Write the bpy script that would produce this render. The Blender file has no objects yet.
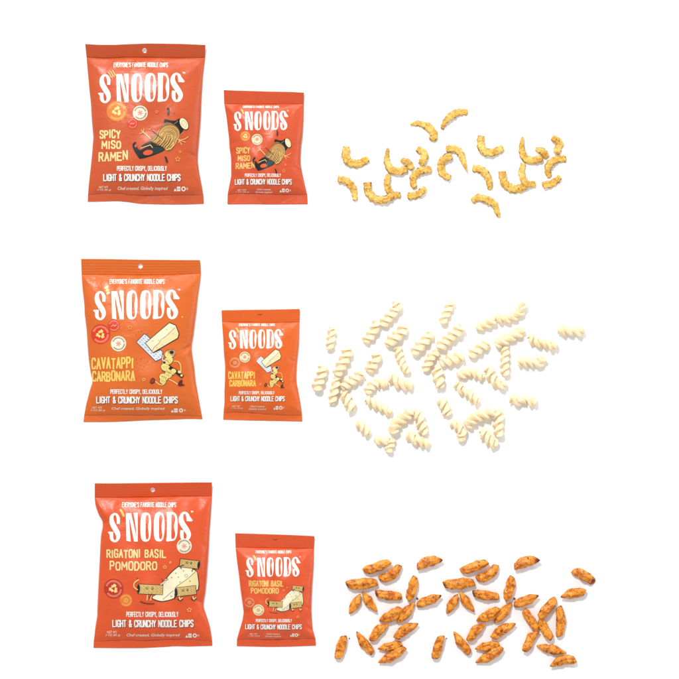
import bpy, math, random
import numpy as np
from mathutils import Vector, noise, geometry

random.seed(7)
R = math.radians
S = 0.0016                      # metres per photograph unit
C0 = 339.5

# ------------------------------------------------------------------ camera
scn = bpy.context.scene
cam_d = bpy.data.cameras.new('camera')
cam = bpy.data.objects.new('camera', cam_d)
scn.collection.objects.link(cam)
CAM_Z = 6.0
cam.location = (0, 0, CAM_Z)
cam_d.sensor_width = 36
cam_d.lens = 36 * CAM_Z / (679 * S)
cam_d.clip_start = 0.1
cam_d.clip_end = 100
scn.camera = cam

# ------------------------------------------------------------------ studio light
world = bpy.data.worlds.new('World')
scn.world = world
world.use_nodes = True
bg = world.node_tree.nodes['Background']
bg.inputs['Color'].default_value = (0.97, 0.985, 1.0, 1)
bg.inputs['Strength'].default_value = 0.655


def area(name, loc, aim, sx, sy, power, col=(1, 1, 1)):
    d = bpy.data.lights.new(name, 'AREA')
    d.shape = 'RECTANGLE'
    d.size, d.size_y = sx, sy
    d.energy = power
    d.color = col
    o = bpy.data.objects.new(name, d)
    o.location = loc
    o.rotation_euler = (Vector(aim) - Vector(loc)).to_track_quat('-Z', 'Y').to_euler()
    scn.collection.objects.link(o)
    return o


area('key_softbox', (-1.1, 2.6, 4.6), (0, 0, 0), 0.5, 0.5, 195, (1, 0.985, 0.96))
area('top_strip_softbox', (0.2, 3.6, 1.5), (0, 0, 0), 3.0, 0.9, 62, (1, 0.99, 0.98))
area('right_strip_softbox', (3.4, 0.2, 1.6), (0, 0, 0), 2.2, 0.7, 22)

vs = scn.view_settings
vs.view_transform = 'Standard'
vs.look = 'None'
vs.exposure = 0.0
vs.gamma = 1.0
scn.render.film_transparent = False
try:
    scn.cycles.use_denoising = True
except Exception:
    pass


# ------------------------------------------------------------------ helpers
def lin(c):
    return tuple((x / 255 / 12.92) if x / 255 <= 0.04045 else ((x / 255 + 0.055) / 1.055) ** 2.4 for x in c)


def W(u, v, z=0.0):
    return ((u - C0) * S, (C0 - v) * S, z)


def link(o, parent=None):
    scn.collection.objects.link(o)
    if parent is not None:
        o.parent = parent
    return o


def mesh_obj(name, verts, faces, mats, parent=None, smooth=True, mi=None, loc=None):
    me = bpy.data.meshes.new(name)
    me.from_pydata([tuple(map(float, v)) for v in verts], [], [tuple(int(i) for i in f) for f in faces])
    for m in mats:
        me.materials.append(m)
    if mi is not None:
        me.polygons.foreach_set('material_index', np.asarray(mi, dtype=np.int32))
    if smooth:
        me.polygons.foreach_set('use_smooth', np.ones(len(me.polygons), dtype=bool))
    me.update()
    o = bpy.data.objects.new(name, me)
    if loc is not None:
        o.location = loc
    return link(o, parent)


def catmull(pts, n):
    """n samples along a Catmull-Rom curve through pts (any dimension), even in length"""
    P = np.asarray(pts, float)
    if len(P) == 2:
        t = np.linspace(0, 1, n)[:, None]
        return P[0] * (1 - t) + P[1] * t
    Q = np.vstack([2 * P[0] - P[1], P, 2 * P[-1] - P[-2]])
    out = []
    for i in range(1, len(Q) - 2):
        p0, p1, p2, p3 = Q[i - 1], Q[i], Q[i + 1], Q[i + 2]
        for t in np.linspace(0, 1, 24, endpoint=False):
            out.append(0.5 * (2 * p1 + (p2 - p0) * t + (2 * p0 - 5 * p1 + 4 * p2 - p3) * t * t + (3 * p1 - p0 - 3 * p2 + p3) * t ** 3))
    out.append(Q[-2])
    out = np.array(out)
    d = np.r_[0, np.cumsum(np.linalg.norm(np.diff(out[:, :2], axis=0), axis=1))]
    s = np.linspace(0, d[-1], n)
    return np.stack([np.interp(s, d, out[:, k]) for k in range(out.shape[1])], 1)


# ------------------------------------------------------------------ materials
def new_mat(name):
    m = bpy.data.materials.new(name)
    m.use_nodes = True
    nt = m.node_tree
    return m, nt, nt.nodes['Principled BSDF']


def film_bump(nt, b, strength=0.22):
    tc = nt.nodes.new('ShaderNodeTexCoord')
    n1 = nt.nodes.new('ShaderNodeTexNoise')
    n1.inputs['Scale'].default_value = 42
    n1.inputs['Detail'].default_value = 3
    n1.inputs['Distortion'].default_value = 0.6
    nt.links.new(tc.outputs['Object'], n1.inputs['Vector'])
    n2 = nt.nodes.new('ShaderNodeTexNoise')
    n2.inputs['Scale'].default_value = 260
    n2.inputs['Detail'].default_value = 2
    nt.links.new(tc.outputs['Object'], n2.inputs['Vector'])
    b1 = nt.nodes.new('ShaderNodeBump')
    b1.inputs['Strength'].default_value = strength
    b1.inputs['Distance'].default_value = 0.006
    nt.links.new(n1.outputs['Fac'], b1.inputs['Height'])
    b2 = nt.nodes.new('ShaderNodeBump')
    b2.inputs['Strength'].default_value = strength * 0.5
    b2.inputs['Distance'].default_value = 0.0008
    nt.links.new(n2.outputs['Fac'], b2.inputs['Height'])
    nt.links.new(b1.outputs['Normal'], b2.inputs['Normal'])
    n3 = nt.nodes.new('ShaderNodeTexNoise')          # sharp hairline crinkles in the foil
    n3.noise_type = 'RIDGED_MULTIFRACTAL'
    n3.inputs['Scale'].default_value = 17
    n3.inputs['Detail'].default_value = 2.5
    n3.inputs['Distortion'].default_value = 1.2
    nt.links.new(tc.outputs['Object'], n3.inputs['Vector'])
    b3 = nt.nodes.new('ShaderNodeBump')
    b3.inputs['Strength'].default_value = 0.10
    b3.inputs['Distance'].default_value = 0.006
    nt.links.new(n3.outputs['Fac'], b3.inputs['Height'])
    nt.links.new(b2.outputs['Normal'], b3.inputs['Normal'])
    nt.links.new(b3.outputs['Normal'], b.inputs['Normal'])
    return n1, n2


def film_mat(name, srgb, rough=0.34):
    """matte printed packaging film"""
    m, nt, b = new_mat(name)
    n1, n2 = film_bump(nt, b)
    c = lin(srgb)
    mix = nt.nodes.new('ShaderNodeMix')
    mix.data_type = 'RGBA'
    mix.inputs['A'].default_value = (c[0] * 0.97, c[1] * 0.95, c[2] * 0.95, 1)
    mix.inputs['B'].default_value = (min(1, c[0] * 1.03), c[1] * 1.05, c[2] * 1.05, 1)
    nt.links.new(n2.outputs['Fac'], mix.inputs['Factor'])
    nt.links.new(mix.outputs['Result'], b.inputs['Base Color'])
    b.inputs['Roughness'].default_value = rough
    b.inputs['Specular IOR Level'].default_value = 0.42
    return m


_inks = {}


def ink(srgb):        # srgb: the ink as it looks under the studio light
    key = tuple(srgb)
    if key not in _inks:
        m, nt, b = new_mat('printed_ink_%02x%02x%02x' % key)
        film_bump(nt, b)
        c = tuple(max(.004, (x - .02) / 1.2) for x in lin(srgb))
        tc = nt.nodes.new('ShaderNodeTexCoord')
        nz = nt.nodes.new('ShaderNodeTexNoise')
        nz.inputs['Scale'].default_value = 900
        nt.links.new(tc.outputs['Object'], nz.inputs['Vector'])
        mix = nt.nodes.new('ShaderNodeMix')
        mix.data_type = 'RGBA'
        mix.inputs['A'].default_value = (c[0] * 0.93, c[1] * 0.93, c[2] * 0.93, 1)
        mix.inputs['B'].default_value = (*c, 1)
        nt.links.new(nz.outputs['Fac'], mix.inputs['Factor'])
        nt.links.new(mix.outputs['Result'], b.inputs['Base Color'])
        b.inputs['Roughness'].default_value = 0.36
        _inks[key] = m
    return _inks[key]


def crisp_mat(name, base, dark, spot, scale=160, spot_lo=0.60, spot_hi=0.74, rough=0.5, bump=0.5, bump_scale=420, spec=0.35, sss=0.0, scorch_shade=None):
    """fried dough: two tones in broad patches, toasted specks, a crackled skin"""
    m, nt, b = new_mat(name)
    N = nt.nodes.new
    tc = N('ShaderNodeTexCoord')
    oi = N('ShaderNodeObjectInfo')
    sc = N('ShaderNodeVectorMath')
    sc.operation = 'SCALE'
    sc.inputs[0].default_value = (7.3, 3.1, 5.7)
    nt.links.new(oi.outputs['Random'], sc.inputs['Scale'])
    add = N('ShaderNodeVectorMath')
    add.operation = 'ADD'
    nt.links.new(tc.outputs['Object'], add.inputs[0])
    nt.links.new(sc.outputs['Vector'], add.inputs[1])

    def nz(s, det, dist=0.0):
        n = N('ShaderNodeTexNoise')
        n.inputs['Scale'].default_value = s
        n.inputs['Detail'].default_value = det
        n.inputs['Distortion'].default_value = dist
        nt.links.new(add.outputs['Vector'], n.inputs['Vector'])
        return n

    def ramp(src, lo, hi):
        r = N('ShaderNodeMapRange')
        r.inputs['From Min'].default_value = lo
        r.inputs['From Max'].default_value = hi
        r.interpolation_type = 'SMOOTHSTEP'
        nt.links.new(src, r.inputs['Value'])
        return r.outputs['Result']

    def mix(f, a, bb):
        x = N('ShaderNodeMix')
        x.data_type = 'RGBA'
        nt.links.new(f, x.inputs['Factor'])
        for inp, val in (('A', a), ('B', bb)):
            if isinstance(val, tuple):
                x.inputs[inp].default_value = (*val, 1)
            else:
                nt.links.new(val, x.inputs[inp])
        return x.outputs['Result']

    na, nb, nc = nz(scale, 4, 0.5), nz(scale * 2.6, 3, 0.8), nz(bump_scale, 3)
    col = mix(ramp(na.outputs['Fac'], 0.38, 0.66), lin(base), lin(dark))
    col = mix(ramp(nb.outputs['Fac'], spot_lo, spot_hi), col, lin(spot))
    if scorch_shade:  # frying brown; on the tubes also form shade painted into the colour
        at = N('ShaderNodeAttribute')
        at.attribute_name = 'scorch_shade'
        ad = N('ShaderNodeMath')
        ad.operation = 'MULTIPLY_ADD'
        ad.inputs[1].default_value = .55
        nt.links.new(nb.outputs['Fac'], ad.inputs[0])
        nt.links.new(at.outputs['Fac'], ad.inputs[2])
        col = mix(ramp(ad.outputs['Value'], .5, 1.05), col, lin(scorch_shade))
    nt.links.new(col, b.inputs['Base Color'])
    b.inputs['Roughness'].default_value = rough
    b.inputs['Specular IOR Level'].default_value = spec
    if sss:
        b.inputs['Subsurface Weight'].default_value = sss
        b.inputs['Subsurface Radius'].default_value = (0.004, 0.0025, 0.001)
        b.inputs['Subsurface Scale'].default_value = 1.0
    bp = N('ShaderNodeBump')
    bp.inputs['Strength'].default_value = bump
    bp.inputs['Distance'].default_value = 0.0015
    nt.links.new(nc.outputs['Fac'], bp.inputs['Height'])
    nt.links.new(bp.outputs['Normal'], b.inputs['Normal'])
    return m


# ------------------------------------------------------------------ ground: white paper sweep
gm, gnt, gb = new_mat('white_paper')
gtc = gnt.nodes.new('ShaderNodeTexCoord')
gnz = gnt.nodes.new('ShaderNodeTexNoise')
gnz.inputs['Scale'].default_value = 300
gnt.links.new(gtc.outputs['Object'], gnz.inputs['Vector'])
gmx = gnt.nodes.new('ShaderNodeMix')
gmx.data_type = 'RGBA'
gmx.inputs['A'].default_value = (0.93, 0.93, 0.93, 1)
gmx.inputs['B'].default_value = (0.95, 0.95, 0.95, 1)
gnt.links.new(gnz.outputs['Fac'], gmx.inputs['Factor'])
gnt.links.new(gmx.outputs['Result'], gb.inputs['Base Color'])
gb.inputs['Roughness'].default_value = 0.8
gb.inputs['Specular IOR Level'].default_value = 0.1
n = 8
gv = [((i / n - .5) * 6, (j / n - .5) * 6, 0) for j in range(n + 1) for i in range(n + 1)]
gf = [(j * (n + 1) + i, j * (n + 1) + i + 1, (j + 1) * (n + 1) + i + 1, (j + 1) * (n + 1) + i) for j in range(n) for i in range(n)]
ground = mesh_obj('ground', gv, gf, [gm], smooth=False)
ground['kind'] = 'structure'


# ------------------------------------------------------------------ bags
def smooth_poly(pts, key, val, lo, hi, n=240, k=7):
    P = sorted(pts, key=lambda p: p[key])
    x = np.linspace(lo, hi, n)
    y = np.interp(x, [p[key] for p in P], [p[val] for p in P])
    pad = k // 2
    yp = np.r_[2 * y[0] - y[1:pad + 1][::-1], y, 2 * y[-1] - y[-pad - 1:-1][::-1]]
    return x, np.convolve(yp, np.ones(k) / k, 'valid')


class Bag:
    """A pillow bag lying on its back; its front is a height field over the photograph's units (u right, v down)."""

    def __init__(self, left, right, top, vt, vb, bot, H, edge, creases, dents, seed, hole=None, ribs=0.0, tilt=0.005):
        self.hole, self.H, self.edge, self.creases, self.dents, self.ribs, self.tilt = hole, H, edge, creases, dents, ribs, tilt
        vs_ = [p[1] for p in left + right]
        lo, hi = min(vs_) - 2, max(vs_) + 2
        self.Lx, self.Ly = smooth_poly(left, 1, 0, lo, hi)
        self.Rx, self.Ry = smooth_poly(right, 1, 0, lo, hi)
        us = [p[0] for p in left + right]
        ul, uh = min(us) - 3, max(us) + 3
        self.Tx, self.Ty = smooth_poly(top, 0, 1, ul, uh, k=9)
        self.tx, self.ty = smooth_poly(vt, 0, 1, ul, uh, k=11)
        self.bx, self.by = smooth_poly(vb, 0, 1, ul, uh, k=11)
        self.Bx, self.By = smooth_poly(bot, 0, 1, ul, uh, k=11)
        self.cu = (left[0][0] + right[0][0]) / 2
        self.cv = (top[0][1] + bot[0][1]) / 2
        rs = np.random.RandomState(seed)
        self.pk = [(rs.uniform(14, 46), rs.uniform(0, 6.28), rs.uniform(.3, 1)) for _ in range(7)]
        self.pk2 = [(rs.uniform(14, 46), rs.uniform(0, 6.28), rs.uniform(.3, 1)) for _ in range(7)]
        self.lf = [(rs.uniform(2, 7), rs.uniform(2, 8), rs.uniform(0, 6.28), rs.uniform(0, 6.28)) for _ in range(8)]
        self.sw = [(rs.uniform(3, 9), rs.uniform(0, 6.28)) for _ in range(3)]

    L = lambda s, v: np.interp(v, s.Lx, s.Ly)
    Rr = lambda s, v: np.interp(v, s.Rx, s.Ry)
    T = lambda s, u: np.interp(u, s.Tx, s.Ty)
    t = lambda s, u: np.interp(u, s.tx, s.ty)
    b = lambda s, u: np.interp(u, s.bx, s.by)
    B = lambda s, u: np.interp(u, s.Bx, s.By)

    def seal_z(self, u, end):
        x = (u - self.cu) / 60
        w = sum(np.sin(k * x + p) for k, p in self.sw) / 3
        return self.edge * 0.42 + 0.0011 * w * (1 if end == 0 else -1)

    def st(self, u, v):
        l, r = self.L(v), self.Rr(v)
        s = np.clip((u - l) / (r - l), 0, 1)
        t0, b0 = self.t(u), self.b(u)
        tt = np.clip((v - t0) / (b0 - t0), 0, 1)
        return s, tt

    def edge_z(self, s, t, u):
        zt, zb = self.seal_z(u, 0), self.seal_z(u, 1)
        m = (1 - np.abs(2 * t - 1) ** 3)
        return zt * (1 - t) + zb * t + (self.edge - self.edge * .42) * m

    def front(self, u, v):
        u, v = np.asarray(u, float), np.asarray(v, float)
        s, t = self.st(u, v)
        f = np.clip(1 - np.abs(2 * s - 1) ** 2.4, 0, 1) ** 0.62
        g = np.clip(1 - np.abs(2 * t - 1) ** 3.6, 0, 1) ** 0.72
        z = self.edge_z(s, t, u) + self.H * f * g
        e = np.clip(4 * s * (1 - s), 0, 1) ** 0.5
        ends = np.clip(np.minimum(t, 1 - t) * 16, 0, 1)
        # broad buckling of the film
        lo = sum(np.sin(a * s * 3.1 + p) * np.sin(b_ * t * 3.1 + q) for a, b_, p, q in self.lf)
        z = z + 0.0006 * lo * e * ends
        # puckers running out of the two crimped ends
        for pk, tt in ((self.pk, t), (self.pk2, 1 - t)):
            w = sum(a * np.sin(k * s + p + 3 * tt) for k, p, a in pk)
            z = z + 0.0008 * w * np.exp(-tt / 0.085) * np.clip(tt * 30, 0, 1) * e
        for (u0, v0, u1, v1, wd, amp) in self.creases:
            du, dv = u1 - u0, v1 - v0
            LL = math.hypot(du, dv)
            a = ((u - u0) * du + (v - v0) * dv) / LL ** 2
            d = ((u - u0) * dv - (v - v0) * du) / LL
            fade = np.clip(1.25 - np.clip(a, 0, 2) * 1.25, 0, 1) * np.clip(1 + a * 6, 0, 1)
            z = z + 2.1 * amp * np.exp(-(d / (wd * (0.6 + 0.8 * np.clip(a, 0, 1)))) ** 2) * fade * e * ends
        for (u0, v0, ru, rv, amp) in self.dents:
            z = z + 1.4 * amp * np.exp(-((u - u0) / ru) ** 2 - ((v - v0) / rv) ** 2) * e * ends
        return np.maximum(z, 0.0012 + 0 * z)

    def P(self, u, v, z):
        return ((u - self.cu) * S, (self.cv - v) * S, z)

    def body(self, mats, parent, nu=130, nv=170):
        s = np.linspace(0, 1, nu)
        s = 0.5 - 0.5 * np.cos(np.pi * s) * (1 - 0.35 * np.sin(np.pi * s) ** 2)
        s = np.clip(s, 0, 1)
        t = np.linspace(0, 1, nv)
        t = 0.6 * t + 0.4 * (0.5 - 0.5 * np.cos(np.pi * t))
        SS, TT = np.meshgrid(s, t)
        v = self.cv + 0 * SS
        for _ in range(6):
            u = self.L(v) * (1 - SS) + self.Rr(v) * SS
            v = self.t(u) * (1 - TT) + self.b(u) * TT
        z = self.front(u, v)
        ez = self.edge_z(SS, TT, u)
        border = (SS <= 0) | (SS >= 1) | (TT <= 0) | (TT >= 1)
        z = np.where(border, ez, z)
        f2 = np.clip(1 - np.abs(2 * SS - 1) ** 2.4, 0, 1) ** 0.6 * np.clip(1 - np.abs(2 * TT - 1) ** 4, 0, 1) ** 0.6
        zb = np.where(border, ez, ez - (ez - 0.0006) * np.minimum(1, f2 * 1.15))
        verts, faces = [], []
        for j in range(nv):
            for i in range(nu):
                verts.append(self.P(u[j, i], v[j, i], z[j, i]))
        idx = np.arange(nu * nv).reshape(nv, nu)
        for j in range(nv - 1):
            for i in range(nu - 1):
                faces.append((idx[j, i], idx[j + 1, i], idx[j + 1, i + 1], idx[j, i + 1]))
        back = idx.copy()
        for j in range(1, nv - 1, 1):
            for i in range(1, nu - 1, 1):
                back[j, i] = len(verts)
                verts.append(self.P(u[j, i], v[j, i], zb[j, i]))
        for j in range(nv - 1):
            for i in range(nu - 1):
                faces.append((back[j, i], back[j, i + 1], back[j + 1, i + 1], back[j + 1, i]))
        return mesh_obj('body', verts, faces, mats, parent)

    def seal(self, name, end, mats, parent):
        """crimped flat band; the hang hole is cut right through it"""
        v0 = float(np.mean(self.Ty if end == 0 else self.by))
        us = np.linspace(0, 1, 60)
        if end == 0:
            ue = self.L(self.Ty[0]) * (1 - us) + self.Rr(self.Ty[-1]) * us
            uj = self.L(self.t(ue[0])) * (1 - us) + self.Rr(self.t(ue[-1])) * us
            A = np.stack([ue, self.T(ue)], 1)
            Bp = np.stack([uj, self.t(uj)], 1)
        else:
            uj = self.L(self.b(self.Lx[-1] * 0 + self.L(self.by[0]))) * (1 - us) + self.Rr(self.by[-1]) * us
            ue = self.L(self.By[0]) * (1 - us) + self.Rr(self.By[-1]) * us
            A = np.stack([uj, self.b(uj)], 1)
            Bp = np.stack([ue, self.B(ue)], 1)
        polys = []
        if self.hole and end == 0:
            hu, hv, hr = self.hole
            k = int(np.argmin(np.abs(A[:, 0] - hu)))
            k2 = int(np.argmin(np.abs(Bp[:, 0] - hu)))
            an = np.linspace(-math.pi / 2, math.pi / 2, 17)
            right = [(hu + hr * math.cos(x), hv + hr * math.sin(x)) for x in an]
            left = [(hu - hr * math.cos(x), hv + hr * math.sin(x)) for x in an]
            polys.append([tuple(p) for p in A[:k + 1]] + left + [tuple(p) for p in Bp[:k2 + 1][::-1]])
            polys.append([tuple(p) for p in A[k:]] + [tuple(p) for p in Bp[k2:][::-1]] + right[::-1])
        else:
            polys.append([tuple(p) for p in A] + [tuple(p) for p in Bp[::-1]])
        vv, ff = sheet(polys, 1.3, 0.42)
        u, v = vv[:, 0], vv[:, 1]
        if end == 0:
            w = np.clip((v - self.T(u)) / (self.t(u) - self.T(u)), 0, 1)
            z = self.seal_z(u, 0) + (1 - w) * self.tilt
        else:
            w = np.clip((self.B(u) - v) / (self.B(u) - self.b(u)), 0, 1)
            z = self.seal_z(u, 1) - (1 - w) * self.edge * 0.25
        rib = np.sin(w * 2 * np.pi * 5.5) * np.clip(np.minimum(w, 1 - w) * 8, 0, 1)
        z = z + self.ribs * rib
        z = np.maximum(z, 0.0012)
        verts = [self.P(a, b_, c) for a, b_, c in zip(u, v, z)]
        o = mesh_obj(name, verts, ff, mats, parent)
        sm = o.modifiers.new('film_thickness', 'SOLIDIFY')
        sm.thickness = 0.0006
        sm.offset = -1
        return o


def clean(poly, tol=1e-4):
    out = []
    for p in poly:
        if not out or math.hypot(p[0] - out[-1][0], p[1] - out[-1][1]) > tol:
            out.append((float(p[0]), float(p[1])))
    if len(out) > 2 and math.hypot(out[0][0] - out[-1][0], out[0][1] - out[-1][1]) <= tol:
        out.pop()
    return out


def sheet(polys, gu, gv_):
    """union of simple polygons, meshed with inner points on a gu x gv_ grid -> (verts n x 2, triangles)"""
    pts, faces = [], []
    for poly in polys:
        poly = clean(poly)
        if len(poly) < 3:
            continue
        a = sum(poly[i][0] * poly[(i + 1) % len(poly)][1] - poly[(i + 1) % len(poly)][0] * poly[i][1] for i in range(len(poly)))
        if a < 0:
            poly = poly[::-1]
        st = len(pts)
        for i, p in enumerate(poly):
            q = poly[(i + 1) % len(poly)]
            m = max(1, int(math.hypot(q[0] - p[0], q[1] - p[1]) / max(gu, gv_)))
            for k in range(m):
                pts.append((p[0] + (q[0] - p[0]) * k / m, p[1] + (q[1] - p[1]) * k / m))
        faces.append(list(range(st, len(pts))))
    arr = np.array(pts)
    lo, hi = arr.min(0), arr.max(0)
    gx = np.arange(lo[0] + gu * .37, hi[0], gu)
    gy = np.arange(lo[1] + gv_ * .37, hi[1], gv_)
    for j, y in enumerate(gy):
        for x in gx:
            pts.append((x + (0.5 * gu if j % 2 else 0), y))
    out = geometry.delaunay_2d_cdt([Vector(p) for p in pts], [], faces, 0, 1e-5, True)
    V, F, OF = out[0], out[2], out[5]
    keep = [f for f, o in zip(F, OF) if len(o)]
    used = {}
    ff = []
    for f in keep:
        ff.append([used.setdefault(i, len(used)) for i in f])
    vv = np.zeros((len(used), 2))
    for i, k in used.items():
        vv[k] = V[i]
    # photograph's v runs down: turn the triangles to face up
    res = []
    for f in ff:
        a, b, c = vv[f[0]], vv[f[1]], vv[f[2]]
        ar = (b[0] - a[0]) * (c[1] - a[1]) - (c[0] - a[0]) * (b[1] - a[1])
        res.append(f if ar < 0 else f[::-1])
    return vv, res


# hand-cut capitals as pen strokes on a unit cell (x right, y up)
GL = {
    'A': [[(0, 0), (.5, 1), (1, 0)], [(.2, .36), (.8, .36)]],
    'B': [[(0, 0), (0, 1), (.7, 1), (.9, .78), (.65, .54), (0, .54)], [(.65, .54), (1, .28), (.75, 0), (0, 0)]],
    'C': [[(1, .76), (.82, 1), (.2, 1), (0, .78), (0, .22), (.2, 0), (.82, 0), (1, .24)]],
    'D': [[(0, 0), (0, 1), (.6, 1), (1, .72), (1, .28), (.6, 0), (0, 0)]],
    'E': [[(1, 1), (0, 1), (0, 0), (1, 0)], [(0, .52), (.8, .52)]],
    'F': [[(1, 1), (0, 1), (0, 0)], [(0, .52), (.8, .52)]],
    'G': [[(1, .76), (.82, 1), (.2, 1), (0, .78), (0, .22), (.2, 0), (.85, 0), (1, .2), (1, .46), (.55, .46)]],
    'H': [[(0, 0), (0, 1)], [(1, 0), (1, 1)], [(0, .52), (1, .52)]],
    'I': [[(.5, 0), (.5, 1)]],
    'K': [[(0, 0), (0, 1)], [(1, 1), (0, .45)], [(.25, .58), (1, 0)]],
    'L': [[(0, 1), (0, 0), (1, 0)]],
    'M': [[(0, 0), (.05, 1), (.5, .35), (.95, 1), (1, 0)]],
    'N': [[(0, 0), (0, 1), (1, 0), (1, 1)]],
    'O': [[(.2, 1), (0, .76), (0, .24), (.2, 0), (.8, 0), (1, .24), (1, .76), (.8, 1), (.2, 1)]],
    'P': [[(0, 0), (0, 1), (.75, 1), (1, .76), (.75, .48), (0, .48)]],
    'R': [[(0, 0), (0, 1), (.75, 1), (1, .76), (.75, .5), (0, .5)], [(.5, .5), (1, 0)]],
    'S': [[(1, .8), (.8, 1), (.2, 1), (0, .78), (.15, .58), (.85, .42), (1, .22), (.8, 0), (.2, 0), (0, .2)]],
    'T': [[(0, 1), (1, 1)], [(.5, 1), (.5, 0)]],
    'U': [[(0, 1), (0, .22), (.2, 0), (.8, 0), (1, .22), (1, 1)]],
    'V': [[(0, 1), (.5, 0), (1, 1)]],
    'W': [[(0, 1), (.25, 0), (.5, .7), (.75, 0), (1, 1)]],
    'Y': [[(0, 1), (.5, .48), (1, 1)], [(.5, .48), (.5, 0)]],
    'Z': [[(0, 1), (1, 1), (0, 0), (1, 0)]],
    '&': [[(1, 0), (.15, .75), (.3, 1), (.6, 1), (.7, .78), (.05, .3), (.2, 0), (.6, 0), (1, .45)]],
    "'": [[(.5, 1), (.5, .72)]],
    ',': [[(.5, .1), (.3, -.18)]],
    '3': [[(0, 1), (1, 1), (.5, .58), (1, .3), (.7, 0), (0, .05)]],
    '5': [[(1, 1), (.1, 1), (.05, .55), (.7, .6), (1, .3), (.7, 0), (0, .05)]],
    '8': [[(.5, .54), (.1, .78), (.5, 1), (.9, .78), (.5, .54), (0, .25), (.5, 0), (1, .25), (.5, .54)]],
    '1': [[(.2, .8), (.55, 1), (.55, 0)]],
    '(': [[(.8, 1.1), (.3, .7), (.3, .3), (.8, -.1)]],
    ')': [[(.2, 1.1), (.7, .7), (.7, .3), (.2, -.1)]],
    '.': [[(.5, 0), (.5, .08)]],
}
GW = {'I': .34, "'": .3, ',': .34, ' ': .62, 'M': 1.3, 'W': 1.35, '1': .6, '.': .3, '(': .5, ')': .5, '&': 1.1}


def font_tris(txt, shear=0.0):
    """outline text from the built-in font, as flat triangles"""
    cu = bpy.data.curves.new('lettering', 'FONT')
    cu.body = txt
    cu.resolution_u = 2
    cu.shear = shear
    cu.offset = 0.012
    o = bpy.data.objects.new('lettering', cu)
    scn.collection.objects.link(o)
    dg = bpy.context.evaluated_depsgraph_get()
    me = o.evaluated_get(dg).to_mesh()
    V = np.array([v.co[:2] for v in me.vertices])
    me.calc_loop_triangles()
    F = [tuple(t.vertices) for t in me.loop_triangles]
    o.evaluated_get(dg).to_mesh_clear()
    bpy.data.objects.remove(o)
    bpy.data.curves.remove(cu)
    return V, F


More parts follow.
